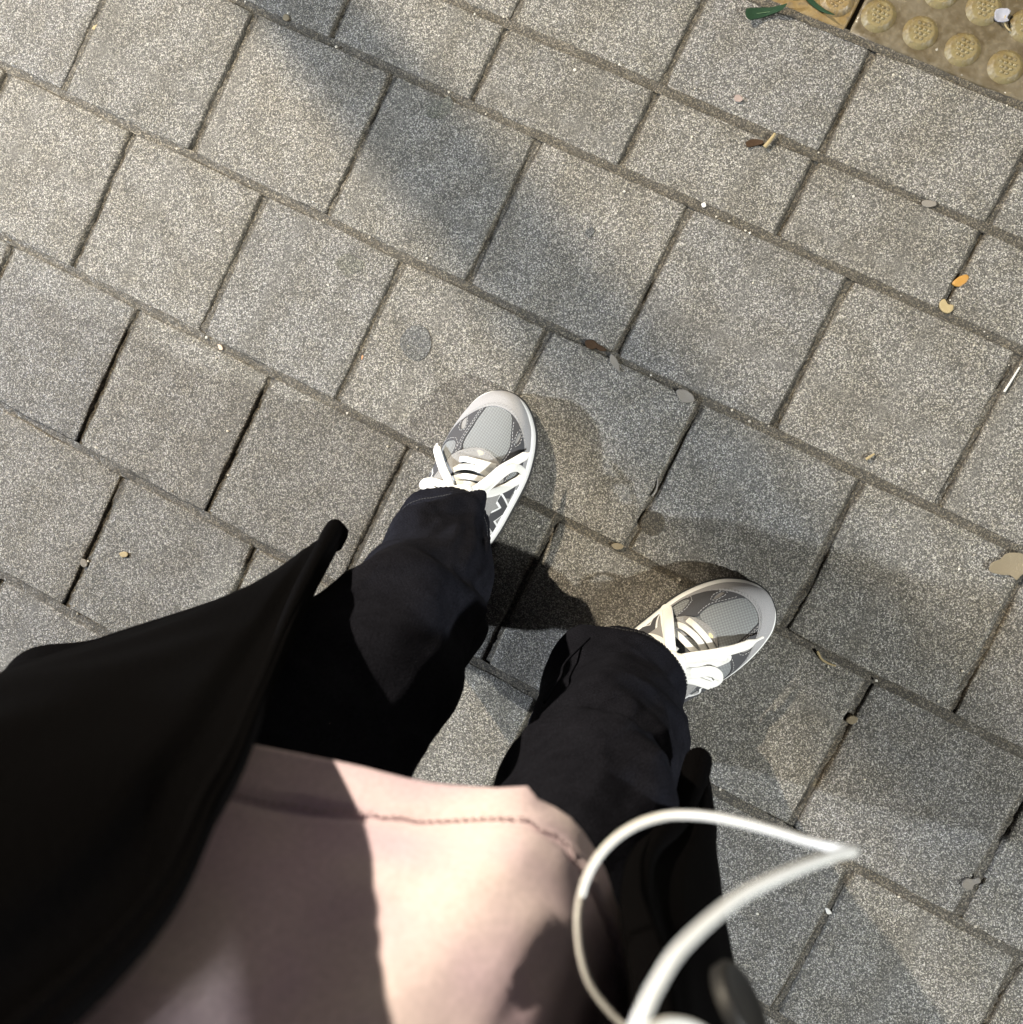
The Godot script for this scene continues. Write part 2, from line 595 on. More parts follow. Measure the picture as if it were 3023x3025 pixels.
func tactile_strip() -> void:
	var rng := RandomNumberGenerator.new()
	rng.seed = 19
	var root := thing("tactile_paving", "strip of worn yellow tactile tiles with round studs along the pavement", "tactile paving", Vector3.ZERO, 0, "", "structure")
	var my := tactile_material(Color(0.46, 0.39, 0.26), Color(0.41, 0.33, 0.19), Color(0.30, 0.26, 0.20), 3)
	var mb_ := tactile_material(Color(0.36, 0.325, 0.26), Color(0.30, 0.26, 0.19), Color(0.40, 0.35, 0.255), 9)
	var md := tactile_material(Color(0.45, 0.405, 0.285), Color(0.40, 0.345, 0.22), Color(0.33, 0.295, 0.22), 14)
	var others := MB.new()
	for i in range(-6, 6):
		var x0 := -0.087 + i * 0.3
		var c := Vector3(x0 + 0.15, 0.0006, -0.7145)
		var mb := MB.new()
		var hx := 0.1478
		var hz := 0.1492
		var rings := []
		for q in [[0.0, 0.0, 0.0], [-0.002, 0.0, -0.0004], [-0.0005, 0.0, -0.003], [0.0, 0.0, -0.05]]:
			var ring := []
			var ix: float = hx + (q[0] if q[2] != 0.0 else -0.006)
			var iz: float = hz + (q[0] if q[2] != 0.0 else -0.006)
			for k in 40:
				var s := k / 10
				var f := -1.0 + 2.0 * (k % 10) / 10.0
				var p := Vector2([f, 1.0, -f, -1.0][s], [-1.0, f, 1.0, -f][s])
				var pos := Vector3(p.x * ix + rng.randf_range(-0.0006, 0.0006), q[2] + rng.randf_range(-0.0002, 0.0002), p.y * iz + rng.randf_range(-0.0006, 0.0006))
				ring.append(mb.add(pos, Vector2(pos.x + i * 0.31, pos.z) * 2.5))
			rings.append(ring)
		var mid := mb.add(Vector3.ZERO, Vector2(i * 0.31, 0) * 2.5)
		for k in 40:
			mb.tri(mid, rings[0][k], rings[0][(k + 1) % 40])
			for r in 3: mb.quad(rings[r][k], rings[r + 1][k], rings[r + 1][(k + 1) % 40], rings[r][(k + 1) % 40])
		var tile := put("tactile_tile", mb.mesh(), my if i == -1 else mb_, root)
		tile.position = c
		tile.rotation = Vector3(rng.randf_range(-0.002, 0.002), rng.randf_range(-0.002, 0.002), 0)
		var singly := i >= -2 and i <= 1
		var dm := []
		if singly:
			for v in 3:
				var one := MB.new()
				dome_mesh(one, Vector3.ZERO, 28, true, rng)
				dm.append(one.mesh())
		for a in 6:
			for b in 6:
				var at := Vector3(-0.125 + a * 0.05, 0, -0.1245 + b * 0.049)
				if singly:
					var o := put("dome", dm[rng.randi() % 3], my if i == -1 else md, tile)
					o.position = at
					o.rotation.y = rng.randf_range(-0.1, 0.1)
				else:
					dome_mesh(others, c + at, 14, false, rng)
	tag(put("outer_domes", others.mesh(), md, root), "", "", "", "stuff")

# ---------------------------------------------------------------- a post whose shadow crosses the pavement
func street() -> void:
	var t := thing("sign_post", "round steel sign post beyond the upper left corner that shades the pavement", "post", Vector3(-1.62, 0, -0.75))
	var mb := MB.new()
	tube(mb, PackedVector3Array([Vector3(0, -0.05, 0), Vector3(0, 1.5, 0), Vector3(0, 2.7, 0)]), func(_f): return 0.033, 20)
	put("pole", mb.mesh(), mat(lin(0.25, 0.26, 0.27), 0.45), t)
	mb = MB.new()
	tube(mb, PackedVector3Array([Vector3(0, 0.0, 0), Vector3(0, 0.02, 0), Vector3(0, 0.06, 0)]), func(f): return 0.1 - 0.04 * f, 20)
	put("base_collar", mb.mesh(), mat(lin(0.2, 0.2, 0.2), 0.5), t)

# ---------------------------------------------------------------- the person
# body: one surface round a skeleton of tapered bones, meshed as surface nets
func capsule(p: Vector3, a: Vector3, b: Vector3, ra: float, rb: float) -> float:
	var ab := b - a
	var t := clampf((p - a).dot(ab) / maxf(ab.length_squared(), 1e-9), 0.0, 1.0)
	return p.distance_to(a + ab * t) - lerpf(ra, rb, t)

func nets(mb: MB, bones: Array, cell: float, blend: float) -> void:
	var lo := Vector3.ONE * 1e9
	var hi := -lo
	for q in bones:
		for e in 2:
			var r: float = q[2 + e] + cell * 2.5
			lo = lo.min(q[e] - Vector3.ONE * r)
			hi = hi.max(q[e] + Vector3.ONE * r)
	var nx := int((hi.x - lo.x) / cell) + 2
	var ny := int((hi.y - lo.y) / cell) + 2
	var nz := int((hi.z - lo.z) / cell) + 2
	var f := PackedFloat32Array()
	f.resize(nx * ny * nz)
	f.fill(1.0)
	for q in bones:
		var a: Vector3 = q[0]
		var b: Vector3 = q[1]
		var r: float = maxf(q[2], q[3]) + blend + cell * 2.0
		var l := ((a.min(b) - Vector3.ONE * r - lo) / cell).max(Vector3.ZERO)
		var h := ((a.max(b) + Vector3.ONE * r - lo) / cell)
		for i in range(int(l.x), mini(int(h.x) + 1, nx)):
			for j in range(int(l.y), mini(int(h.y) + 1, ny)):
				for k in range(int(l.z), mini(int(h.z) + 1, nz)):
					var d := capsule(lo + Vector3(i, j, k) * cell, a, b, q[2], q[3])
					var at := (i * ny + j) * nz + k
					var o := f[at]
					var m := maxf(blend - absf(o - d), 0.0) / blend
					f[at] = minf(o, d) - m * m * blend * 0.25
	var ids := {}
	var sx := ny * nz
	for i in nx - 1:
		for j in ny - 1:
			for k in nz - 1:
				var at := i * sx + j * nz + k
				var s := 0
				var sum := Vector3.ZERO
				var cnt := 0
				var c := [f[at], f[at + sx], f[at + nz], f[at + sx + nz], f[at + 1], f[at + sx + 1], f[at + nz + 1], f[at + sx + nz + 1]]
				for e in 8:
					if c[e] < 0.0: s += 1
				if s == 0 or s == 8: continue
				for e in [[0, 1], [2, 3], [4, 5], [6, 7], [0, 2], [1, 3], [4, 6], [5, 7], [0, 4], [1, 5], [2, 6], [3, 7]]:
					var u: float = c[e[0]]
					var w: float = c[e[1]]
					if (u < 0.0) != (w < 0.0):
						var t := u / (u - w)
						var p0 := Vector3(e[0] & 1, (e[0] >> 1) & 1, e[0] >> 2)
						var p1 := Vector3(e[1] & 1, (e[1] >> 1) & 1, e[1] >> 2)
						sum += p0.lerp(p1, t)
						cnt += 1
				ids[at] = mb.add(lo + (Vector3(i, j, k) + sum / cnt) * cell)
	for at in ids:
		var i: int = at / sx
		var j: int = (at / nz) % ny
		var k: int = at % nz
		for ax in 3:
			var step: int = [sx, nz, 1][ax]
			var u1: int = [nz, 1, sx][ax]
			var u2: int = [1, sx, nz][ax]
			if [j, k, i][ax] == 0 or [k, i, j][ax] == 0: continue
			var a := f[at] < 0.0
			var b := f[at + step] < 0.0
			if a == b: continue
			if not (ids.has(at - u1) and ids.has(at - u2) and ids.has(at - u1 - u2)): continue
			if a: mb.quad(ids[at], ids[at - u2], ids[at - u1 - u2], ids[at - u1])
			else: mb.quad(ids[at], ids[at - u1], ids[at - u1 - u2], ids[at - u2])

func fold(p: Vector2, ridges: Array) -> float:
	# ridges: [from, to, height, width at its start, width at its end]
	var d := 0.0
	for r in ridges:
		var a: Vector2 = r[0]
		var ab: Vector2 = r[1] - a
		var t := clampf((p - a).dot(ab) / ab.length_squared(), 0.0, 1.0)
		var q := p.distance_squared_to(a + ab * t)
		var w: float = lerpf(r[3], r[4], t)
		d += r[2] * exp(-q / (w * w))
	return d

const LEG_H := [0.05, 0.10, 0.15, 0.20, 0.27, 0.35, 0.42, 0.50, 0.60, 0.70, 0.80, 0.94]

func leg(mb: MB, xl: Array, xr: Array, zf: Array, zb: Array, hem_front: float, hem_back: float, ridges: Array, seed_: int) -> void:
	var n1 := noise(FastNoiseLite.TYPE_SIMPLEX_SMOOTH, 9.0, seed_, 2)
	var n2 := noise(FastNoiseLite.TYPE_SIMPLEX_SMOOTH, 26.0, seed_ + 1, 2)
	var rows := 150
	var cols := 120
	var outer := PackedVector3Array()
	var top := 0.94
	for i in rows:
		var s := float(i) / (rows - 1)
		s = s * (0.55 + 0.45 * s)
		for j in cols:
			var a := TAU * j / cols
			var front := 0.5 + 0.5 * sin(a)
			var h0 := lerpf(hem_back, hem_front, front)
			var h := lerpf(h0, top, s)
			var l := smooth_table(LEG_H, xl, h)
			var r := smooth_table(LEG_H, xr, h)
			var f := smooth_table(LEG_H, zf, h)
			var b := smooth_table(LEG_H, zb, h)
			var ca := cos(a)
			var sa := sin(a)
			var dir := Vector2(signf(ca) * pow(absf(ca), 0.98), signf(sa) * pow(absf(sa), 0.98))
			var deg := rad_to_deg(a)
			if deg > 270.0: deg -= 360.0
			var q := Vector2(deg * 0.00115, h)          # metres round the leg, metres up
			var d := fold(q, ridges)
			# slanting drag lines of loose cloth
			d += n1.get_noise_3d(ca * 0.16 + h * 0.25, h * 0.55, sa * 0.16) * 0.0035
			d += n2.get_noise_3d(ca * 0.12 + h * 0.5, h * 0.4, sa * 0.12) * 0.0005
			var cz := 1.0 - absf(n1.get_noise_3d(ca * 0.07 + h * 0.42 + 5.0, h * 0.30 - ca * 0.06, sa * 0.07)) * 4.0
			d += 0.0022 * pow(maxf(cz, 0.0), 2.0) * smoothstep(0.02, 0.08, h - h0)
			var up := h - h0
			if up < 0.034: d += 0.0014 * smoothstep(0.034, 0.030, up) - 0.0012 * exp(-pow((up - 0.0305) / 0.0018, 2.0)) + 0.0005 * sin(deg * 0.9) * smoothstep(0.034, 0.02, up)
			var c := Vector2((l + r) / 2, (f + b) / 2)
			var p := Vector2(dir.x * (r - l) / 2, -dir.y * (b - f) / 2)
			p += p.normalized() * d
			outer.append(Vector3(c.x + p.x, h, c.y + p.y))
	var at := mb.grid(outer, rows, cols, true, true)
	# turned-in hem
	var inner := PackedVector3Array()
	for i in 12:
		for j in cols:
			var o := outer[i * cols + j]
			var c := Vector3.ZERO
			for k in 4: c += outer[i * cols + k * cols / 4] * 0.25
			inner.append(o + (Vector3(c.x, o.y, c.z) - o).normalized() * 0.003)
	var it := mb.grid(inner, 12, cols, true, false)
	for j in cols:
		mb.quad(at + j, at + (j + 1) % cols, it + (j + 1) % cols, it + j)
	# two lines of hem thread, taken back to the caller
	for j in range(0, cols):
		for k in 2:
			var r := [9, 10][k] as int
			if k == 1: continue
			var p0 := outer[r * cols + j]
			var p1 := outer[r * cols + (j + 1) % cols]
			var c := Vector3((outer[r * cols].x + outer[r * cols + cols / 2].x) / 2, p0.y, (outer[r * cols + cols / 4].z + outer[r * cols + cols * 3 / 4].z) / 2)
			var o := (p0 - c).normalized() * 0.0006
			threads.append([p0 + o, p0.lerp(p1, 0.7) + o])

var threads := []

func person() -> void:
	var root := thing("person", "person standing astride in black jeans, open black coat, pink shirt and grey running shoes", "person", Vector3.ZERO)
	# the body inside the clothes
	var skin := mat(lin(0.52, 0.34, 0.26), 0.55)
	skin.subsurf_scatter_enabled = true
	skin.subsurf_scatter_strength = 0.15
	var mb := MB.new()
	var hipc := Vector3(-0.09, 0.93, 0.32)
	var bones := [
		[Vector3(-0.15, 0.9, 0.32), Vector3(-0.165, 0.50, 0.225), 0.062, 0.044], [Vector3(-0.165, 0.50, 0.225), Vector3(-0.225, 0.10, 0.19), 0.044, 0.034],
		[Vector3(-0.03, 0.9, 0.32), Vector3(0.03, 0.50, 0.245), 0.062, 0.044], [Vector3(0.03, 0.50, 0.245), Vector3(0.02, 0.10, 0.22), 0.044, 0.034],
		[Vector3(-0.225, 0.09, 0.19), Vector3(-0.24, 0.05, 0.07), 0.034, 0.024], [Vector3(0.02, 0.09, 0.22), Vector3(0.075, 0.05, 0.13), 0.034, 0.024],
		[hipc + Vector3(-0.06, 0, 0), hipc + Vector3(0.04, 0, 0), 0.08, 0.08], [hipc, Vector3(-0.09, 1.22, 0.36), 0.09, 0.10],
		[Vector3(-0.14, 1.3, 0.36), Vector3(-0.04, 1.3, 0.36), 0.10, 0.10], [Vector3(-0.2, 1.40, 0.35), Vector3(0.02, 1.40, 0.35), 0.055, 0.055],
		[Vector3(-0.09, 1.38, 0.35), Vector3(-0.09, 1.53, 0.30), 0.058, 0.052],
		[Vector3(-0.09, 1.60, 0.285), Vector3(-0.09, 1.66, 0.31), 0.082, 0.088], [Vector3(-0.09, 1.55, 0.21), Vector3(-0.09, 1.62, 0.24), 0.05, 0.07],
		[Vector3(-0.09, 1.585, 0.155), Vector3(-0.09, 1.62, 0.165), 0.014, 0.01],
		[Vector3(-0.18, 1.60, 0.29), Vector3(-0.18, 1.63, 0.295), 0.014, 0.016], [Vector3(0.0, 1.60, 0.29), Vector3(0.0, 1.63, 0.295), 0.014, 0.016],
		[Vector3(-0.24, 1.38, 0.35), Vector3(-0.31, 1.12, 0.36), 0.048, 0.038], [Vector3(-0.31, 1.12, 0.36), Vector3(-0.33, 0.9, 0.30), 0.036, 0.027],
		[Vector3(0.06, 1.38, 0.35), Vector3(0.25, 1.26, 0.34), 0.048, 0.038], [Vector3(0.25, 1.26, 0.34), Vector3(0.12, 1.28, 0.10), 0.036, 0.027],
	]
	nets(mb, bones, 0.017, 0.03)
	# the hand held out in front at the height of the lens, fingers curled
	var w := Vector3(0.12, 1.28, 0.10)
	var hand := [[w, w + Vector3(-0.02, 0.01, -0.05), 0.026, 0.028], [w + Vector3(-0.03, 0.012, -0.04), w + Vector3(0.01, 0.0, -0.09), 0.02, 0.02]]
	for k in 4:
		var b := w + Vector3(-0.035 + k * 0.018, 0.014 - 0.004 * absf(k - 1.0), -0.085 + k * 0.006)
		var l: float = [0.038, 0.043, 0.04, 0.03][k]
		var m := b + Vector3(-0.012, 0.012, -l)
		var e := m + Vector3(-0.022, 0.016, -l * 0.35)
		hand.append([b, m, 0.0095, 0.0088])
		hand.append([m, e, 0.0088, 0.0078])
		hand.append([e, e + Vector3(-0.018, 0.006, l * 0.3), 0.0078, 0.007])
	var tb := w + Vector3(-0.045, 0.0, -0.03)
	hand.append([tb, tb + Vector3(-0.032, 0.01, -0.02), 0.013, 0.0105])
	hand.append([tb + Vector3(-0.032, 0.01, -0.02), tb + Vector3(-0.045, 0.022, -0.045), 0.0105, 0.0085])
	nets(mb, hand, 0.005, 0.008)
	put("body", mb.mesh(), skin, root)
	mb = MB.new()
	nets(mb, [[Vector3(-0.09, 1.64, 0.325), Vector3(-0.09, 1.68, 0.315), 0.098, 0.09], [Vector3(-0.09, 1.56, 0.365), Vector3(-0.09, 1.62, 0.35), 0.07, 0.09], [Vector3(-0.17, 1.66, 0.27), Vector3(-0.01, 1.66, 0.27), 0.03, 0.03]], 0.017, 0.03)
	put("hair", mb.mesh(), mat(lin(0.012, 0.010, 0.009), 0.5), root)

	# black washed jeans: two loose legs and the seat
	mb = MB.new()
	leg(mb, [-0.285, -0.281, -0.264, -0.252, -0.236, -0.226, -0.225, -0.224, -0.23, -0.24, -0.245, -0.24],
		[-0.176, -0.174, -0.160, -0.144, -0.124, -0.110, -0.101, -0.089, -0.076, -0.062, -0.052, -0.06],
		[0.090, 0.088, 0.096, 0.104, 0.112, 0.124, 0.136, 0.152, 0.175, 0.196, 0.222, 0.262],
		[0.240, 0.242, 0.250, 0.256, 0.262, 0.268, 0.275, 0.285, 0.30, 0.33, 0.36, 0.37], 0.108, 0.045,
		[[Vector2(0.090, 0.140), Vector2(0.165, 0.25), 0.013, 0.014, 0.026], [Vector2(0.165, 0.25), Vector2(0.20, 0.32), 0.009, 0.024, 0.034], [Vector2(0.145, 0.155), Vector2(0.215, 0.19), -0.016, 0.016, 0.024], [Vector2(0.17, 0.105), Vector2(0.205, 0.11), 0.005, 0.018, 0.018],
		[Vector2(0.088, 0.145), Vector2(0.035, 0.31), 0.007, 0.010, 0.018], [Vector2(0.055, 0.16), Vector2(0.01, 0.24), -0.005, 0.014, 0.022], [Vector2(0.095, 0.17), Vector2(0.078, 0.34), 0.004, 0.007, 0.011],
		[Vector2(0.02, 0.335), Vector2(0.12, 0.455), 0.010, 0.020, 0.034], [Vector2(0.01, 0.30), Vector2(0.09, 0.38), -0.006, 0.016, 0.024], [Vector2(-0.02, 0.42), Vector2(0.08, 0.56), 0.009, 0.020, 0.036],
		[Vector2(0.16, 0.35), Vector2(0.09, 0.47), 0.008, 0.026, 0.03]], 31)
	leg(mb, [-0.050, -0.050, -0.049, -0.047, -0.042, -0.037, -0.031, -0.028, -0.030, -0.045, -0.06, -0.07],
		[0.084, 0.088, 0.094, 0.098, 0.099, 0.097, 0.096, 0.096, 0.096, 0.095, 0.095, 0.09],
		[0.140, 0.138, 0.142, 0.147, 0.150, 0.152, 0.153, 0.156, 0.166, 0.186, 0.216, 0.262],
		[0.280, 0.284, 0.290, 0.295, 0.302, 0.312, 0.318, 0.324, 0.334, 0.345, 0.36, 0.37], 0.112, 0.045,
		[[Vector2(0.165, 0.15), Vector2(0.185, 0.17), 0.013, 0.024, 0.034], [Vector2(0.165, 0.165), Vector2(0.05, 0.135), 0.006, 0.016, 0.018], [Vector2(0.12, 0.21), Vector2(0.05, 0.175), -0.005, 0.020, 0.02],
		[Vector2(0.18, 0.40), Vector2(0.06, 0.29), 0.006, 0.020, 0.020], [Vector2(0.20, 0.44), Vector2(0.06, 0.55), 0.011, 0.022, 0.034], [Vector2(0.13, 0.42), Vector2(0.04, 0.45), -0.007, 0.018, 0.026],
		[Vector2(0.02, 0.22), Vector2(0.0, 0.27), 0.007, 0.02, 0.024], [Vector2(0.16, 0.22), Vector2(0.19, 0.36), -0.008, 0.016, 0.022], [Vector2(0.125, 0.22), Vector2(0.135, 0.38), 0.004, 0.010, 0.014]], 47)
	var denim := cloth(lin(0.030, 0.031, 0.043), 5.0, 0.95, 0.0, 0.05)
	denim.albedo_texture = denim_albedo
	var jeans := put("jeans", mb.mesh(), denim, root)
	for k in 2:
		mb = MB.new()
		for q in threads.slice(k * 120, k * 120 + 120): tube(mb, PackedVector3Array([q[0], q[0].lerp(q[1], 0.5), q[1]]), func(_f): return 0.0006, 5)
		put("hem_stitching", mb.mesh(), mat(lin(0.03, 0.03, 0.034), 0.8), jeans)
	# side seam of the right leg
	mb = MB.new()
	tube(mb, smooth_path([Vector3(-0.030, 0.18, 0.158), Vector3(-0.038, 0.24, 0.180), Vector3(-0.034, 0.30, 0.183), Vector3(-0.034, 0.36, 0.196)], 8), func(_f): return 0.0013, 6)
	put("seam", mb.mesh(), denim, jeans)

	shirt(root)
	coat(root)
	for s in 2: shoe(root, s == 0)

# ---- shirt
func shirt(root: Node3D) -> void:
	var hs := [0.76, 0.80, 0.86, 0.95, 1.05, 1.2, 1.34, 1.42, 1.46]
	var xl := [-0.255, -0.252, -0.245, -0.24, -0.24, -0.27, -0.25, -0.17, -0.14]
	var xr := [0.092, 0.089, 0.082, 0.068, 0.065, 0.08, 0.07, -0.01, -0.04]
	var zf := [0.129, 0.136, 0.154, 0.178, 0.205, 0.240, 0.25, 0.28, 0.295]
	var zb := [0.40, 0.41, 0.42, 0.44, 0.46, 0.48, 0.46, 0.41, 0.40]
	var n1 := noise(FastNoiseLite.TYPE_SIMPLEX_SMOOTH, 7.0, 63, 2)
	var rows := 110
	var cols := 140
	var pts := PackedVector3Array()
	var hem := func(a: float) -> float:
		var deg := rad_to_deg(a)
		return lerp_table([0.0, 40.0, 62.0, 90.0, 130.0, 180.0, 360.0], [0.765, 0.765, 0.772, 0.805, 0.85, 0.83, 0.765], deg)
	var point := func(a: float, h: float, up: float, extra: float) -> Vector3:
		var l := smooth_table(hs, xl, h)
		var r := smooth_table(hs, xr, h)
		var f := smooth_table(hs, zf, h)
		var b := smooth_table(hs, zb, h)
		var ca := cos(a)
		var sa := sin(a)
		var e := 0.86
		var p := Vector2(signf(ca) * pow(absf(ca), e) * (r - l) / 2, -signf(sa) * pow(absf(sa), e) * (b - f) / 2)
		var d := n1.get_noise_3d(ca * 0.3, h * 0.35, sa * 0.3) * 0.012 * smoothstep(0.0, 0.06, up + 0.02)
		d += 0.005 * sin(a * 7.0 + h * 9.0) * smoothstep(0.3, 0.0, up)
		d += 0.0018 * smoothstep(0.027, 0.023, up) - 0.0032 * exp(-pow((up - 0.0255) / 0.0022, 2.0)) + 0.0010 * sin(a * 75.0 + 3.0 * sin(a * 17.0)) * exp(-pow((up - 0.021) / 0.006, 2.0))
		d += 0.0045 * pow(maxf(1.0 - absf(n1.get_noise_3d(ca * 0.22 + 9.0, h * 0.5, sa * 0.22)) * 3.4, 0.0), 2.5)
		p += p.normalized() * (d + extra)
		var px := (l + r) / 2 + p.x
		return Vector3(px, h, (f + b) / 2 + p.y + maxf(-0.01 - px, 0.0) * 0.24 * smoothstep(1.3, 1.0, h))
	for i in rows:
		var s := float(i) / (rows - 1)
		for j in cols:
			var a := TAU * j / cols
			var h0: float = hem.call(a)
			pts.append(point.call(a, lerpf(h0, 1.46, s * s * 0.6 + s * 0.4), (s * s * 0.6 + s * 0.4) * (1.46 - h0), 0.0))
	var mb := MB.new()
	var at := mb.grid(pts, rows, cols, true, true)
	var inn := PackedVector3Array()
	for i in 14:
		for j in cols:
			var o := pts[i * cols + j]
			inn.append(o + (Vector3(-0.09, o.y, 0.25) - o).normalized() * 0.0025)
	var it := mb.grid(inn, 14, cols, true, false)
	for j in cols: mb.quad(at + j, at + (j + 1) % cols, it + (j + 1) % cols, it + j)
	var m := cloth(lin(0.95, 0.80, 0.83), 3.0, 0.9, 0.0, 0.01)
	m.albedo_texture = dye_albedo
	var sh := put("shirt", mb.mesh(), m, root)
	# the row of stitches above the hem
	mb = MB.new()
	for k in 420:
		var a := TAU * k / 420.0
		if a > 3.6: continue
		var h0: float = hem.call(a)
		var h1: float = hem.call(a + 0.010)
		var p0: Vector3 = point.call(a, h0 + 0.0245, 0.0245, 0.0016)
		var p1: Vector3 = point.call(a + 0.010, h1 + 0.0245, 0.0245, 0.0016)
		tube(mb, PackedVector3Array([p0, p0.lerp(p1, 0.5), p1]), func(_f): return 0.0005, 5)
	put("hem_stitching", mb.mesh(), mat(lin(0.62, 0.50, 0.53), 0.8), sh)

# ---- coat: an open front from one edge round the back to the other
func coat(root: Node3D) -> void:
	# columns from the edge on the person's left round the back; rows from hem to collar
	var cols := [
		[Vector3(-0.246, 0.405, 0.133), Vector3(-0.212, 0.515, 0.144), Vector3(-0.163, 0.67, 0.151), Vector3(-0.113, 0.825, 0.140), Vector3(-0.086, 0.91, 0.140), Vector3(-0.066, 1.01, 0.152), Vector3(-0.09, 1.25, 0.19), Vector3(-0.15, 1.44, 0.26)],
		[Vector3(-0.272, 0.452, 0.202), Vector3(-0.250, 0.54, 0.195), Vector3(-0.226, 0.66, 0.186), Vector3(-0.196, 0.785, 0.176), Vector3(-0.170, 0.89, 0.164), Vector3(-0.146, 1.02, 0.158), Vector3(-0.17, 1.26, 0.20), Vector3(-0.17, 1.45, 0.28)],
		[Vector3(-0.336, 0.515, 0.274), Vector3(-0.315, 0.57, 0.272), Vector3(-0.294, 0.69, 0.262), Vector3(-0.278, 0.81, 0.252), Vector3(-0.262, 0.93, 0.242), Vector3(-0.25, 1.07, 0.232), Vector3(-0.28, 1.28, 0.26), Vector3(-0.19, 1.46, 0.31)],
		[Vector3(-0.385, 0.535, 0.328), Vector3(-0.358, 0.59, 0.330), Vector3(-0.338, 0.69, 0.332), Vector3(-0.325, 0.81, 0.335), Vector3(-0.31, 0.95, 0.335), Vector3(-0.305, 1.07, 0.335), Vector3(-0.315, 1.28, 0.34), Vector3(-0.19, 1.46, 0.35)],
		[Vector3(-0.35, 0.53, 0.49), Vector3(-0.33, 0.59, 0.48), Vector3(-0.31, 0.69, 0.48), Vector3(-0.29, 0.81, 0.48), Vector3(-0.28, 0.95, 0.48), Vector3(-0.28, 1.07, 0.49), Vector3(-0.27, 1.28, 0.48), Vector3(-0.17, 1.47, 0.42)],
		[Vector3(-0.10, 0.50, 0.54), Vector3(-0.10, 0.58, 0.52), Vector3(-0.10, 0.69, 0.51), Vector3(-0.09, 0.81, 0.50), Vector3(-0.09, 0.95, 0.50), Vector3(-0.09, 1.07, 0.51), Vector3(-0.09, 1.28, 0.50), Vector3(-0.09, 1.48, 0.43)],
		[Vector3(0.10, 0.50, 0.48), Vector3(0.10, 0.58, 0.47), Vector3(0.10, 0.69, 0.47), Vector3(0.10, 0.81, 0.47), Vector3(0.10, 0.95, 0.47), Vector3(0.10, 1.07, 0.48), Vector3(0.09, 1.28, 0.48), Vector3(-0.01, 1.47, 0.42)],
		[Vector3(0.130, 0.50, 0.31), Vector3(0.128, 0.58, 0.31), Vector3(0.126, 0.69, 0.31), Vector3(0.124, 0.81, 0.31), Vector3(0.122, 0.95, 0.31), Vector3(0.122, 1.07, 0.32), Vector3(0.135, 1.28, 0.34), Vector3(0.01, 1.46, 0.35)],
		[Vector3(0.115, 0.465, 0.196), Vector3(0.115, 0.56, 0.196), Vector3(0.112, 0.69, 0.192), Vector3(0.106, 0.81, 0.184), Vector3(0.104, 0.95, 0.190), Vector3(0.125, 1.07, 0.245), Vector3(0.10, 1.28, 0.24), Vector3(0.01, 1.46, 0.31)],
		[Vector3(0.088, 0.42, 0.157), Vector3(0.081, 0.53, 0.176), Vector3(0.056, 0.68, 0.158), Vector3(0.048, 0.80, 0.140), Vector3(0.060, 0.92, 0.132), Vector3(0.095, 1.07, 0.205), Vector3(0.03, 1.28, 0.23), Vector3(-0.03, 1.44, 0.26)],
	]
	var n1 := noise(FastNoiseLite.TYPE_SIMPLEX_SMOOTH, 6.0, 77, 2)
	var nu := 190
	var nv := 110
	var base := PackedVector3Array()
	var mid := []
	for r in 8:
		var line := []
		for c in cols: line.append(c[r])
		mid.append(line)
	for i in nv:
		var s := float(i) / (nv - 1) * 7.0
		for j in nu:
			var u := float(j) / (nu - 1) * 9.0
			var col := []
			for r in 8: col.append(cr3(mid[r], u))
			base.append(cr3(col, s))
	var nrm := PackedVector3Array()
	for i in nv:
		for j in nu:
			var du := base[i * nu + mini(j + 1, nu - 1)] - base[i * nu + maxi(j - 1, 0)]
			var dv := base[mini(i + 1, nv - 1) * nu + j] - base[maxi(i - 1, 0) * nu + j]
			nrm.append(dv.cross(du).normalized())
	var outp := PackedVector3Array()
	var inp := PackedVector3Array()
	for i in nv:
		for j in nu:
			var k := i * nu + j
			var p := base[k]
			var edge := minf(j, nu - 1 - j) / float(nu - 1) * 9.0 * 0.062      # rough distance from the front edge, metres
			var low := p.distance_to(base[j])
			var d := n1.get_noise_3d(p.x * 1.6, p.y * 0.5, p.z * 1.6) * 0.007 * smoothstep(0.0, 0.05, minf(edge, low))
			d += 0.0035 * smoothstep(0.026, 0.018, edge) + 0.003 * smoothstep(0.034, 0.028, low)
			d += 0.008 * exp(-pow((edge - 0.010) / 0.010, 2.0))
			outp.append(p + nrm[k] * d)
			inp.append(p + nrm[k] * (d - 0.0050 - 0.008 * exp(-pow((edge - 0.010) / 0.010, 2.0))))
	var mb := MB.new()
	var a := mb.grid(outp, nv, nu, false, true)
	var b := mb.grid(inp, nv, nu, false, false)
	for j in nu - 1:
		mb.quad(a + j, a + j + 1, b + j + 1, b + j)
	for i in nv - 1:
		mb.quad(a + i * nu, b + i * nu, b + (i + 1) * nu, a + (i + 1) * nu)
		mb.quad(a + i * nu + nu - 1, a + (i + 1) * nu + nu - 1, b + (i + 1) * nu + nu - 1, b + i * nu + nu - 1)
	var wool := cloth(lin(0.0030, 0.0028, 0.0031), 4.0, 1.0, 0.0, 0.05)
	var c := put("coat", mb.mesh(), wool, root)
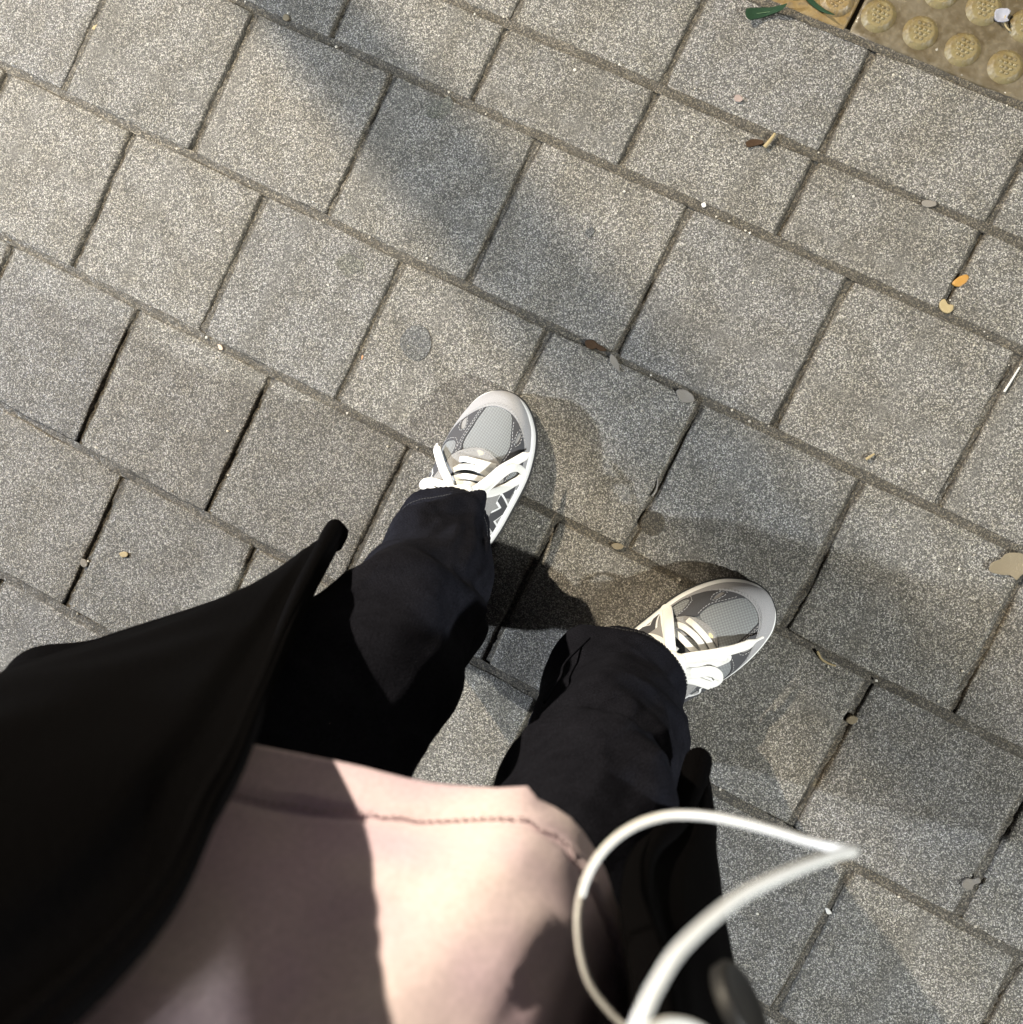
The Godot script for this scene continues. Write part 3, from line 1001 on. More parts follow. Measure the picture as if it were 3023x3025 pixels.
	for s in [[Vector3(-0.25, 1.38, 0.35), Vector3(-0.30, 1.25, 0.36), Vector3(-0.325, 1.12, 0.37), Vector3(-0.345, 1.0, 0.35), Vector3(-0.345, 0.9, 0.31)], [Vector3(0.07, 1.38, 0.35), Vector3(0.16, 1.31, 0.35), Vector3(0.25, 1.26, 0.345), Vector3(0.205, 1.27, 0.22), Vector3(0.13, 1.28, 0.115)]]:
		mb = MB.new()
		tube(mb, smooth_path(s, 10), func(f): return 0.075 - 0.028 * f, 24)
		put("sleeve", mb.mesh(), wool, c)
	# the turned front edges, soft rolls of cloth that end in blunt corners
	for side in 2:
		var edge_path := []
		for r in 7:
			var p0: Vector3 = cols[0 if side == 0 else 9][r]
			var p1: Vector3 = cols[1 if side == 0 else 8][r]
			edge_path.append(p0 + (p1 - p0).normalized() * 0.006)
		var fine := smooth_path(edge_path, 14)
		var r0: float = 0.0072 if side == 0 else 0.0098
		mb = MB.new()
		tube(mb, fine, func(f): return r0 * (minf(1.0, 0.25 + sqrt(f * 60.0) * 0.75)) * (1.0 + 0.08 * sin(f * 31.0)) * (1.0 - 0.65 * smoothstep(0.05, 0.5, f)), 16)
		put("edge_roll", mb.mesh(), wool, c)
	# the button on the other front
	mb = MB.new()
	var o := Vector3(0.0815, 0.885, 0.1265)
	var face := Vector3(0.5, 0.14, -0.85).normalized()
	var sx := face.cross(Vector3.UP).normalized()
	var sy := sx.cross(face).normalized()
	var pts := PackedVector3Array()
	var prof := [[0.0125, -0.003], [0.0130, 0.0005], [0.0122, 0.0020], [0.0102, 0.0021], [0.0085, 0.0010], [0.003, 0.0007]]
	for q in prof:
		for j in 28: pts.append(o + (sx * cos(TAU * j / 28) + sy * sin(TAU * j / 28)) * q[0] + face * q[1])
	var bt := mb.grid(pts, prof.size(), 28, true, true)
	var ctr := mb.add(o + face * 0.0008)
	for j in 28: mb.tri(ctr, bt + 5 * 28 + (j + 1) % 28, bt + 5 * 28 + j)
	put("button", mb.mesh(), mat(lin(0.010, 0.010, 0.011), 0.55), c)

# ---- shoes. Local: x to the inner side (times side), y up, t back from the toe tip in metres
const S_T := [0.0, 0.003, 0.008, 0.014, 0.022, 0.03, 0.04, 0.052, 0.066, 0.08, 0.095, 0.11, 0.13, 0.15, 0.18, 0.21, 0.24, 0.262, 0.276, 0.284, 0.288]
const S_MED := [0.004, 0.014, 0.022, 0.029, 0.0355, 0.041, 0.0455, 0.0495, 0.0525, 0.0545, 0.0548, 0.054, 0.0525, 0.051, 0.046, 0.042, 0.040, 0.036, 0.028, 0.016, 0.004]
const S_LAT := [0.004, 0.0165, 0.0255, 0.032, 0.038, 0.0415, 0.045, 0.048, 0.0505, 0.0518, 0.052, 0.051, 0.049, 0.047, 0.044, 0.042, 0.040, 0.036, 0.028, 0.016, 0.004]
const S_TOP := [0.030, 0.041, 0.047, 0.0505, 0.054, 0.0565, 0.0590, 0.0615, 0.0645, 0.0685, 0.0745, 0.081, 0.091, 0.1, 0.108, 0.105, 0.1, 0.098, 0.092, 0.08, 0.06]
const SOLE := 0.026
const INSET := 0.0045
var s_med := PackedFloat32Array()
var s_lat := PackedFloat32Array()
var s_top := PackedFloat32Array()

func s_read(a: PackedFloat32Array, t: float) -> float:
	var k := sqrt(clampf(t / 0.288, 0.0, 1.0)) * 600.0
	var i := mini(int(k), 599)
	return lerpf(a[i], a[i + 1], k - i)

func upper(u: float, t: float, side: float) -> Vector3:
	var m := maxf(s_read(s_med, t) - INSET, 0.001)
	var l := maxf(s_read(s_lat, t) - INSET, 0.001)
	var h := s_read(s_top, t)
	var ph := clampf(u, -1, 1) * PI / 2
	var x := (m - l) / 2 + (m + l) / 2 * signf(ph) * pow(absf(sin(ph)), 0.9)
	return Vector3(x * side, SOLE + (h - SOLE) * pow(maxf(cos(ph), 0.0), 0.72), t - 0.0915)

func upper_n(u: float, t: float, side: float) -> Vector3:
	var a := upper(u + 0.012, t, side) - upper(u - 0.012, t, side)
	var b := upper(u, t + 0.0012, side) - upper(u, maxf(t - 0.0012, 0.0), side)
	var n := b.cross(a) * side
	if n.length_squared() < 1e-16: return Vector3.UP
	n = n.normalized()
	return n if n.y > -0.2 else -n

func rounded(pts: Array, per := 5) -> PackedVector2Array:
	var out := PackedVector2Array()
	var k := pts.size()
	for i in k:
		for s in per:
			var f := float(s) / per
			var a: Vector2 = pts[(i + k - 1) % k]
			var b: Vector2 = pts[i]
			var c: Vector2 = pts[(i + 1) % k]
			var d: Vector2 = pts[(i + 2) % k]
			out.append(0.5 * ((2.0 * b) + (c - a) * f + (2.0 * a - 5.0 * b + 4.0 * c - d) * f * f + (3.0 * b - 3.0 * c + d - a) * f * f * f))
	return out

# a panel of the upper: outline in (100 u, mm from the toe), lifted off the base surface, with cut edges
func panel(outline: PackedVector2Array, holes: Array, lift: float, side: float, bulge := 0.0) -> ArrayMesh:
	var mb := MB.new()
	var seen := {}
	var lo := Vector2(1e9, 1e9)
	var hi := -lo
	for p in outline:
		lo = lo.min(p)
		hi = hi.max(p)
	var step := Vector2(5.0, 3.0)
	var lifted := func(p: Vector2, up: float) -> Vector3:
		return upper(p.x / 100.0, p.y / 1000.0, side) + upper_n(p.x / 100.0, p.y / 1000.0, side) * up
	for i in range(int(floor(lo.x / step.x)), int(ceil(hi.x / step.x))):
		for j in range(int(floor(lo.y / step.y)), int(ceil(hi.y / step.y))):
			var q := Vector2(i, j) * step
			var cell := PackedVector2Array([q, q + Vector2(step.x, 0), q + step, q + Vector2(0, step.y)])
			var parts: Array = Geometry2D.intersect_polygons(outline, cell)
			for h in holes:
				var next := []
				for part in parts: next.append_array(Geometry2D.clip_polygons(part, h))
				parts = next
			for part in parts:
				if part.size() < 3 or Geometry2D.is_polygon_clockwise(part) and holes.is_empty() and false: continue
				var ti := Geometry2D.triangulate_polygon(part)
				for k in range(0, ti.size(), 3):
					var id := []
					var mean := Vector2.ZERO
					for e in 3:
						var p: Vector2 = part[ti[k + e]]
						mean += p / 3.0
						var key := Vector2i(int(round(p.x * 200)), int(round(p.y * 200)))
						if not seen.has(key):
							var w: Vector3 = lifted.call(p, lift + bulge * 0.0)
							seen[key] = mb.add(w, Vector2(w.x * side, p.y / 1000.0))
						id.append(seen[key])
					var f := (mb.v[id[2]] - mb.v[id[0]]).cross(mb.v[id[1]] - mb.v[id[0]])
					if f.dot(upper_n(mean.x / 100.0, mean.y / 1000.0, side)) >= 0.0: mb.tri(id[0], id[1], id[2])
					else: mb.tri(id[0], id[2], id[1])
	for ring in [outline] + holes:
		var k: int = ring.size()
		for i in k:
			var p: Vector2 = ring[i]
			var q: Vector2 = ring[(i + 1) % k]
			var a := mb.add(lifted.call(p, lift))
			mb.add(lifted.call(q, lift))
			mb.add(lifted.call(q, -0.0006))
			mb.add(lifted.call(p, -0.0006))
			mb.quad(a, a + 1, a + 2, a + 3)
	return mb.mesh()

func stitches(mb: MB, line: Array, lift: float, side: float, dash := 2.1, gap := 1.5) -> void:
	# walk along a line in (100 u, mm) and lay short threads
	var pts := PackedVector3Array()
	for i in line.size() - 1:
		for s in 24:
			var p: Vector2 = line[i].lerp(line[i + 1], s / 24.0)
			pts.append(upper(p.x / 100.0, p.y / 1000.0, side) + upper_n(p.x / 100.0, p.y / 1000.0, side) * lift)
	var run := 0.0
	var from := 0
	for i in range(1, pts.size()):
		run += pts[i].distance_to(pts[i - 1]) * 1000.0
		if run >= dash and from >= 0:
			tube(mb, PackedVector3Array([pts[from], pts[(from + i) / 2], pts[i]]), func(_f): return 0.00042, 5)
			from = -1
		if run >= dash + gap:
			run = 0.0
			from = i

func perimeter() -> Array:
	var out := []
	for k in range(60, -1, -1):
		var t := 0.288 * pow(k / 60.0, 1.8)
		out.append(Vector3(s_read(s_med, t), t, 1))
	for k in range(1, 61):
		var t := 0.288 * pow(k / 60.0, 1.8)
		out.append(Vector3(-s_read(s_lat, t), t, -1))
	for pass_ in 2:
		var s := out.duplicate()
		for i in out.size():
			var a: Vector3 = out[(i + out.size() - 1) % out.size()]
			var b: Vector3 = out[(i + 1) % out.size()]
			s[i] = (out[i] * 2.0 + a + b) / 4.0
		out = s
	return out

func sole(prof: Array, toe_up: Callable, side: float) -> ArrayMesh:
	var mb := MB.new()
	var per := perimeter()
	var k := per.size()
	var pts := PackedVector3Array()
	for q in prof:
		for i in k:
			var a: Vector3 = per[(i + k - 1) % k]
			var b: Vector3 = per[(i + 1) % k]
			var d := Vector2(b.x - a.x, b.y - a.y).normalized()
			var n := Vector2(-d.y, d.x)
			var p: Vector3 = per[i]
			if n.dot(Vector2(p.x, p.y - 0.14)) < 0: n = -n
			var lift: float = toe_up.call(p.y, q[1])
			pts.append(Vector3((p.x + n.x * q[0]) * side, q[1] + lift, p.y + n.y * q[0] - 0.0915))
	var at := mb.grid(pts, prof.size(), k, true, side < 0.0)
	var bot := mb.add(Vector3(0, pts[0].y, 0.05))
	for i in k:
		mb.tri(bot, at + i, at + (i + 1) % k)
	return mb.mesh()

var shoe_mats := {}

func weave(ground: Color, dot: Color) -> ImageTexture:
	var d := PackedByteArray()
	d.resize(128 * 128 * 3)
	for y in 128:
		for x in 128:
			var fx := fposmod(x / 64.0 + (0.5 if (y / 32) % 2 else 0.0), 1.0) - 0.5
			var fy := fposmod(y / 32.0, 1.0) - 0.5
			var r := sqrt(fx * fx * 4.6 + fy * fy * 3.4)
			var c := dot.lerp(ground, smoothstep(0.62, 0.85, r))
			var i := (y * 128 + x) * 3
			d[i] = int(c.r * 255)
			d[i + 1] = int(c.g * 255)
			d[i + 2] = int(c.b * 255)
	return picture(d, 128)

func make_shoe_mats() -> void:
	var knit := mat(Color.WHITE, 0.8)
	knit.albedo_texture = weave(lin(0.09, 0.096, 0.103), lin(0.33, 0.345, 0.355))
	knit.uv1_scale = Vector3(1.0 / 0.0046, 1.0 / 0.0046, 1)
	shoe_mats.knit = knit
	var knit2 := mat(Color.WHITE, 0.8)
	knit2.albedo_texture = weave(lin(0.08, 0.085, 0.09), lin(0.22, 0.23, 0.24))
	knit2.uv1_scale = Vector3(1.0 / 0.0046, 1.0 / 0.0046, 1)
	shoe_mats.knit_dark = knit2
	shoe_mats.dark = cloth(lin(0.09, 0.09, 0.098), 12.0, 0.7, 0.0, 0.01)
	shoe_mats.suede = cloth(lin(0.40, 0.395, 0.41), 9.0, 0.95, 0.3, 0.02)
	shoe_mats.stay = cloth(lin(0.32, 0.315, 0.315), 9.0, 0.95, 0.3, 0.02)
	shoe_mats.foam = mat(lin(0.80, 0.80, 0.80), 0.6)
	shoe_mats.rubber = mat(lin(0.015, 0.015, 0.016), 0.7)
	shoe_mats.lace = cloth(lin(0.96, 0.95, 0.92), 22.0, 0.85, 0.2, 0.03)
	shoe_mats.white = mat(lin(0.86, 0.86, 0.87), 0.5)
	shoe_mats.thread = mat(lin(0.36, 0.36, 0.37), 0.8)
	shoe_mats.yellow = mat(lin(0.72, 0.62, 0.36), 0.6)
	s_med.resize(601)
	s_lat.resize(601)
	s_top.resize(601)
	for k in 601:
		var t := 0.288 * pow(k / 600.0, 2.0)
		s_med[k] = smooth_table(S_T, S_MED, t)
		s_lat[k] = smooth_table(S_T, S_LAT, t)
		s_top[k] = smooth_table(S_T, S_TOP, t)

func V(a: Array) -> Array:
	var out := []
	for i in range(0, a.size(), 2): out.append(Vector2(a[i], a[i + 1]))
	return out

func P2(a: Array) -> PackedVector2Array:
	return PackedVector2Array(V(a))

func shoe(person_: Node3D, left: bool) -> void:
	if shoe_mats.is_empty(): make_shoe_mats()
	var side := 1.0 if left else -1.0
	var root := Node3D.new()
	root.name = numbered("shoe", person_)
	person_.add_child(root, true)
	root.position = Vector3(-0.24, 0, 0.06) if left else Vector3(0.0785, 0, 0.125)
	root.rotation.y = deg_to_rad(2.0) if left else deg_to_rad(-28.0)
	# sole
	put("outsole", sole([[-0.006, 0.0], [-0.001, 0.0004], [0.0018, 0.003], [0.0024, 0.0062], [0.0008, 0.0082], [-0.012, 0.0084]], func(t, y): return (0.0 if y < 0.002 else 0.013 * exp(-pow(t / 0.016, 2.0))), side), shoe_mats.rubber, root)
	put("midsole", sole([[-0.008, 0.006], [-0.0012, 0.0072], [0.0006, 0.011], [0.0004, 0.018], [-0.0004, 0.0235], [-0.0028, 0.0275], [-0.008, 0.0282]], func(t, _y): return 0.009 * exp(-pow(t / 0.022, 2.0)), side), shoe_mats.foam, root)
	# base of the upper
	var mb := MB.new()
	var pts := PackedVector3Array()
	for i in 90:
		var t := 0.0006 + 0.2872 * pow(i / 89.0, 1.35)
		for j in 61: pts.append(upper(-1.0 + j / 30.0, t, side))
	mb.grid(pts, 90, 61, false, side > 0.0)
	for i in mb.v.size(): mb.uv[i] = Vector2(mb.v[i].x * side, mb.v[i].z)
	put("upper", mb.mesh(), shoe_mats.knit_dark, root)
	# toe guard
	var inner := [Vector2(-90, 100), Vector2(-87, 90), Vector2(-80, 75), Vector2(-69, 60), Vector2(-56, 47.5), Vector2(-42, 36), Vector2(-28, 27.5), Vector2(-14, 22.8), Vector2(0, 20.8), Vector2(14, 20.8), Vector2(28, 22.5), Vector2(42, 27), Vector2(55, 34.5), Vector2(66, 44), Vector2(75, 55), Vector2(82, 68), Vector2(87, 84), Vector2(90, 100)]
	var cap := PackedVector2Array()
	for k in (inner.size() - 1) * 4 + 1:
		var q: Array = inner.map(func(v): return Vector3(v.x, v.y, 0))
		var w := cr3(q, k / 4.0)
		cap.append(Vector2(w.x, w.y))
	var curve := Array(cap)
	for k in range(0, 41): cap.append(Vector2(100, 100 - 98.8 * k / 40.0))
	for k in range(0, 41): cap.append(Vector2(-100, 1.2 + 98.8 * k / 40.0))
	var toe := put("toe_guard", panel(cap, [], 0.0017, side), shoe_mats.suede, root)
	mb = MB.new()
	var row := []
	for p in curve: row.append(Vector2(p.x * 1.0, p.y - 2.4))
	stitches(mb, row.slice(10, row.size() - 10), 0.0019, side)
	for i in row.size(): row[i] = Vector2(row[i].x, row[i].y - 1.8)
	stitches(mb, row.slice(14, row.size() - 14), 0.0019, side)
	put("stitching", mb.mesh(), shoe_mats.thread, toe)
	# mesh window over the toes
	var vamp := rounded(V([-25, 26.5, -12.5, 22, 0, 20.5, 15, 21.5, 27.5, 24.2, 31.5, 33, 34.5, 44, 38.5, 55, 38, 64, 33.5, 74, 19, 74, 7, 72, -3, 73, -12.5, 78, -22.5, 80, -27.5, 75, -28.5, 67, -27.5, 55, -27.5, 43, -26.5, 33]), 4)
	put("toe_mesh", panel(vamp, [], 0.0007, side), shoe_mats.knit, root)
	# dark overlays either side with their cut-outs
	var slot_l := rounded(V([-58, 52, -53, 47, -45, 52, -41, 59.5, -47, 61, -53, 58]), 4)
	var hole_l := rounded(V([-86, 95, -72, 84, -58, 79, -47, 77, -40, 80, -37, 87, -38, 95, -44, 103, -70, 108]), 4)
	var slot_r := rounded(V([53, 38, 57.5, 41, 54, 47.5, 49, 51.5, 46, 49, 48.5, 42]), 4)
	var hole_r := rounded(V([58, 96, 60, 84, 68, 76, 78, 75, 85, 83, 84, 94, 74, 101]), 4)
	var dl := P2([-26, 24.5, -40, 32, -56, 44, -70, 57, -81, 72, -88, 88, -92, 102, -92, 124, -42, 124, -40, 102, -33, 90, -25, 82, -28.5, 76, -29.5, 67, -28.5, 55, -28.5, 43, -27.5, 33])
	var dr := P2([28, 21.5, 42, 25, 55, 32, 66, 41.5, 76, 52, 83, 66, 88, 82, 91, 100, 92, 112, 60, 114, 52, 98, 44, 86, 34, 77, 39, 64, 39.5, 55, 35.5, 44, 32.5, 33])
	var over_l := put("overlay", panel(dl, [slot_l, hole_l], 0.0014, side), shoe_mats.dark, root)
	var over_r := put("overlay", panel(dr, [slot_r, hole_r], 0.0014, side), shoe_mats.dark, root)
	for k in 2:
		var o: Node = [over_l, over_r][k]
		put("mesh_window", panel([hole_l, hole_r][k], [], 0.0006, side), shoe_mats.knit, o)
		put("reflective_tab", panel([slot_l, slot_r][k], [], 0.0007, side), shoe_mats.stay, o)
		mb = MB.new()
		if k == 0:
			stitches(mb, V([-30.5, 30, -30.5, 43, -31, 55, -32, 67, -31, 76, -27.5, 82.5, -35, 91]), 0.0016, side)
			stitches(mb, V([-34, 32, -33.5, 43, -34, 54, -35, 65, -34.5, 76, -34, 82]), 0.0016, side)
			stitches(mb, V([-62, 51, -54, 44.5, -42, 51, -38, 60, -47, 64, -55, 61, -62, 51]), 0.0016, side)
			stitches(mb, V([-80, 85, -70, 80, -57, 75.5, -45, 73.5, -37, 77.5, -34.5, 86]), 0.0016, side)
		else:
			stitches(mb, V([34.5, 30, 36, 40, 40, 50, 42.5, 58, 41, 66, 37, 75]), 0.0016, side)
			stitches(mb, V([51, 35, 60.5, 41, 57, 50, 49, 55, 43, 50.5, 46, 40, 51, 35]), 0.0016, side)
			stitches(mb, V([55, 96, 57, 82, 66, 72.5, 79, 71, 87, 81]), 0.0016, side)
		put("stitching", mb.mesh(), shoe_mats.thread, o)
	# eyestay: a suede horseshoe round the throat
	var stay := P2([-58, 152, -54, 134, -48, 120, -40, 106, -36, 94, -27, 85.5, -15, 78.5, -5, 73.5, 2, 71.5, 12, 72.5, 25, 76.5, 34, 80.5, 45, 88, 54, 98, 60, 112, 62, 132, 64, 152, 30, 152, 27, 120, 23, 103, 15, 93, 2, 89, -9, 92, -17, 102, -22, 120, -26, 152])
	var es := put("eyestay", panel(stay, [], 0.0022, side), shoe_mats.stay, root)
	mb = MB.new()
	stitches(mb, V([-50, 130, -44, 118, -37, 106, -33, 95, -25, 88, -13, 81, -4, 76.5, 2, 74.5, 11, 75.5, 23, 79.5, 32, 83.5, 42, 91, 50, 101, 56, 114]), 0.0024, side)
	put("stitching", mb.mesh(), shoe_mats.thread, es)
	put("emblem", panel(P2([-5, 76.8, -2, 74.4, 5, 74.6, 8, 77.2, 2, 82]), [], 0.0025, side), shoe_mats.suede, es)
	put("emblem_print", panel(P2([-2, 77, 0, 75.6, 4, 75.8, 5, 77.4, 2, 80.2]), [], 0.0028, side), shoe_mats.yellow, es)
	# tongue in the throat
	put("tongue", panel(P2([-22, 160, -17, 118, -9, 100, 2, 96, 14, 100, 22, 118, 28, 160]), [], 0.0016, side), shoe_mats.knit_dark, root)
	# rear quarters in pale suede and the letter on each side
	for s in [-1.0, 1.0]:
		put("quarter", panel(P2([s * 62, 112, s * 80, 110, s * 98, 104, s * 99, 235, s * 70, 240, s * 62, 180]) , [], 0.0010, side), shoe_mats.stay, root)
		var n_shape := [0.0, 0.0, 0.20, 0.0, 0.34, 0.52, 0.60, 0.0, 0.86, 0.0, 1.12, 1.0, 0.92, 1.0, 0.78, 0.46, 0.52, 1.0, 0.26, 1.0]
		var poly := PackedVector2Array()
		for k in range(0, n_shape.size(), 2):
			var x: float = n_shape[k]
			var y: float = n_shape[k + 1]
			# on the inner side the letter runs towards the toe, on the outer side away from it, and mirrored shoes turn it round
			var t := (156.0 - x * 40.0) if s * side > 0.0 else (112.0 + x * 40.0)
			poly.append(Vector2(s * (96.0 - y * 34.0), t))
		var fat: Array = Geometry2D.offset_polygon(poly, 2.6, Geometry2D.JOIN_MITER)
		var logo := put("letter_outline", panel(fat[0], [], 0.0017, side), shoe_mats.white, root)
		put("letter", panel(poly, [], 0.0022, side), shoe_mats.dark, logo)
	# laces
	var l := Node3D.new()
	l.name = "laces"
	root.add_child(l)
	var loops := LACES_LEFT if left else LACES_RIGHT
	for q in loops:
		var raw := []
		for k in range(2, q.size(), 3): raw.append(Vector3(q[k] * side, q[k + 1], q[k + 2] - 91.5) * 0.001)
		var path := smooth_path(raw, 8)
		var nrm := PackedVector3Array()
		for p in path:
			nrm.append(Vector3(p.x * 9.0, 1.0, -0.25).normalized() if p.y > 0.045 else Vector3(signf(p.x) * 0.7, 0.7, 0))
		var wmax: float = q[1] * 1.14
		mb = MB.new()
		var tailed: bool = q[0] == 1
		ribbon(mb, path, nrm, func(f): return wmax * (0.28 + 0.72 * smoothstep(0.10, 0.26, f)) if tailed else wmax, 0.0019)
		put("lace", mb.mesh(), shoe_mats.lace, l)
	mb = MB.new()
	var kn := Vector3(12 * side, 101, 31) * 0.001 if left else Vector3(4 * side, 101, 29) * 0.001
	nets(mb, [[kn + Vector3(-0.008, 0, 0), kn + Vector3(0.008, 0.001, 0), 0.0055, 0.0055], [kn + Vector3(0, 0.002, -0.005), kn + Vector3(0, 0.002, 0.006), 0.0055, 0.005]], 0.0015, 0.004)
	put("knot", mb.mesh(), shoe_mats.lace, l)

# [1 = free end that tapers to its tip, width, then x y t of each point in mm]
const LACES_LEFT := [
	[0, 0.0062, -16.5, 72, 93.5, -8.7, 79.6, 90.3, 5, 81.4, 87.5, 16.5, 77.4, 85.3, 26, 69.2, 84.4],
	[0, 0.0062, -16.5, 78, 107.9, -7.4, 84.1, 99.7, 4, 84.6, 95.2, 15, 81.3, 94.7, 26.5, 72.4, 96.8],
	[0, 0.0060, 6, 80.5, 88.2, 16.3, 79.3, 88.8, 26.4, 69.5, 90.5],
	[0, 0.0062, -17, 84, 119, -10.4, 88.4, 115.8, 1.4, 89.5, 107.6, 12.9, 88, 104.3, 24, 80.4, 102],
	[0, 0.0062, -12, 91, 122, -5.6, 92.5, 119.3, 5.8, 93.5, 114.8, 14.8, 92, 112.6, 27, 84.5, 114.7],
	[1, 0.0086, -50.6, 59, 88.6, -48.5, 62, 92.6, -41.5, 72, 98.0, -26.6, 89.6, 108.3, -13.1, 98.9, 117.1, -4.7, 102.2, 124.9],
	[1, 0.0088, 54, 50, 52.0, 51, 54, 56.0, 47.6, 59, 61.5, 41.7, 69.0, 71.6, 34.3, 81.5, 84.7, 29.3, 90.4, 98.9, 22, 98.7, 113.6, 15, 102, 121],
	[0, 0.0080, 14, 101.5, 121.4, 27.1, 94, 114.4, 32.1, 88.9, 103.6, 37.1, 83.3, 89.9, 42.7, 76.4, 79.3, 47.9, 67.2, 75.2, 52.2, 55, 76.0, 54.8, 49, 79.7, 53.6, 50, 86.1, 49.6, 57, 93.0, 44.8, 69.0, 101.8, 36.9, 83.3, 111.4, 28, 92.9, 117.5, 16, 100.5, 122.5],
	[0, 0.0080, 10, 102.6, 124, -3, 102.6, 124.9, -10.5, 101.6, 125.7, -21, 96.3, 126.4, -33.9, 83.7, 129.3, -45.6, 63, 134.8, -45.5, 60, 139.2, -30, 88, 137.0, -17.7, 100.4, 136, -8.5, 103.1, 134.5, 6, 103, 128],
	[1, 0.0080, -30.6, 89.9, 128.6, -30.1, 89.2, 136.2, -29, 89.7, 144.9, -27, 90, 152],
]
const LACES_RIGHT := [
	[0, 0.0062, 31, 67.2, 87.5, 24.5, 75.1, 84.7, 13.9, 78.8, 82.6, 1.8, 78.6, 81.5, -10.5, 72.5, 82.5],
	[0, 0.0064, 35, 69, 102.6, 29.2, 77.3, 95.9, 17.7, 82.5, 91.2, 6.3, 82.6, 89.6, -6, 77, 90.6],
	[0, 0.0064, 41, 72, 133, 34.9, 83, 125.8, 24.8, 91.4, 119.8, 12, 95, 114.3],
	[0, 0.0062, 31, 79.2, 107, 20.9, 86.6, 103.4, 7.2, 88.3, 101.0, -4, 83.4, 99.2],
	[0, 0.0104, 4, 102, 124, 8.3, 102.3, 122.3, 19.8, 100.1, 117.5, 32.8, 92.4, 110.1, 45.0, 77.1, 103.3, 51.5, 59, 100.4, 53.0, 53, 100.6, 51, 54, 103.6, 44.6, 64, 107.0, 33, 82, 112, 20, 94, 118, 8, 99, 124],
	[1, 0.0092, -31, 61, 31.2, -28.9, 66.2, 40.8, -26.9, 69.9, 51, -23.9, 75.4, 59.6, -19.3, 81.6, 70.9, -10.8, 90.2, 87.5, -2, 97.6, 103.6, 4.1, 101.3, 116.7],
	[0, 0.0088, 3, 101.5, 119.5, -7.5, 95.4, 107.4, -14.2, 88.6, 93.1, -20.5, 81.2, 79.8, -25.9, 75.0, 75.6, -24.8, 74.4, 84.4, -20.4, 82.9, 97.3, -15.9, 91.9, 113.4, -6, 99.5, 121.4],
	[0, 0.0108, 0, 101, 122.5, -10.7, 98.8, 123, -16.6, 94.5, 113.9, -23, 88.3, 102.5, -29.6, 81.5, 96.6, -37.2, 71.3, 95.6, -41.8, 62.6, 99.4, -39.3, 67.3, 106.6, -27.4, 83.2, 114.9, -14.9, 95.4, 124.4, -4, 100, 126.5],
	[1, 0.0090, -46, 58, 109.0, -43, 64, 109.2, -38, 73.7, 110.5, -25.3, 88.8, 117.2, -12, 97.8, 125.7, 0, 101, 127],
]

# ---------------------------------------------------------------- cable
func cable() -> void:
	var mb := MB.new()
	var path := smooth_path([Vector3(0.128, 0.90, 0.205), Vector3(0.108, 0.925, 0.165), Vector3(0.0814, 0.9346, 0.1255), Vector3(0.0629, 0.9466, 0.1131), Vector3(0.0503, 0.9585, 0.1099), Vector3(0.0422, 0.9750, 0.1104), Vector3(0.0392, 0.9954, 0.1056), Vector3(0.0363, 1.0052, 0.0963), Vector3(0.0352, 1.0080, 0.0901), Vector3(0.0359, 1.0023, 0.0845), Vector3(0.0386, 0.9933, 0.0783), Vector3(0.0473, 0.9761, 0.0697), Vector3(0.0590, 0.9585, 0.0631), Vector3(0.0712, 0.9361, 0.0608), Vector3(0.0807, 0.9145, 0.0623), Vector3(0.0814, 0.8975, 0.0677), Vector3(0.0759, 0.8906, 0.0713), Vector3(0.0658, 0.8873, 0.0744), Vector3(0.0568, 0.8858, 0.0772), Vector3(0.0487, 0.8843, 0.0803), Vector3(0.0417, 0.8827, 0.0841), Vector3(0.0358, 0.8809, 0.0886), Vector3(0.0303, 0.8792, 0.0952), Vector3(0.0266, 0.8773, 0.1028), Vector3(0.0245, 0.8753, 0.1114), Vector3(0.0243, 0.8740, 0.1201), Vector3(0.0260, 0.8724, 0.1288), Vector3(0.0290, 0.8715, 0.1364), Vector3(0.0332, 0.8704, 0.1435), Vector3(0.0385, 0.8691, 0.1501), Vector3(0.0439, 0.8676, 0.1547), Vector3(0.0508, 0.8658, 0.1586), Vector3(0.0585, 0.8638, 0.1617), Vector3(0.0742, 0.8617, 0.1660), Vector3(0.0913, 0.8593, 0.1692)], 8)
	tube(mb, path, func(_f): return 0.00128, 14)
	var o := put("cable", mb.mesh(), mat(lin(0.84, 0.84, 0.83), 0.5))
	tag(o, "thin white cable looping in front of the black coat beside the pink shirt", "cable")

# ---------------------------------------------------------------- litter
func flake(outline: Array, thick: float, curl: float, seed_: int) -> ArrayMesh:
	# outline in mm (x, z); a thin lump with an uneven top
	var rng := RandomNumberGenerator.new()
	rng.seed = seed_
	var mb := MB.new()
	var ring := rounded(V(outline), 3)
	var k := ring.size()
	var rows := []
	for q in [[1.0, 0.0], [1.0, 0.8], [0.86, 1.0], [0.5, 1.0]]:
		var r := []
		for p in ring:
			var j := Vector2(rng.randf_range(-0.25, 0.25), rng.randf_range(-0.25, 0.25))
			var w: Vector2 = (p * q[0] + j) * 0.001
			var far: float = p.length() * 0.001 * q[0]
			r.append(mb.add(Vector3(w.x, thick * q[1] + curl * far * far * 60.0 * (1.0 if p.x > 0 else 0.6) + rng.randf_range(-0.1, 0.1) * thick, w.y), w * TEX))
		rows.append(r)
	var c := mb.add(Vector3(0, thick * 0.95, 0))
	var under := mb.add(Vector3(0, 0, 0))
	for i in k:
		var n := (i + 1) % k
		for r in 3: mb.quad(rows[r][i], rows[r][n], rows[r + 1][n], rows[r + 1][i])
		mb.tri(rows[3][i], rows[3][n], c)
		mb.tri(rows[0][n], rows[0][i], under)
	return mb.mesh()

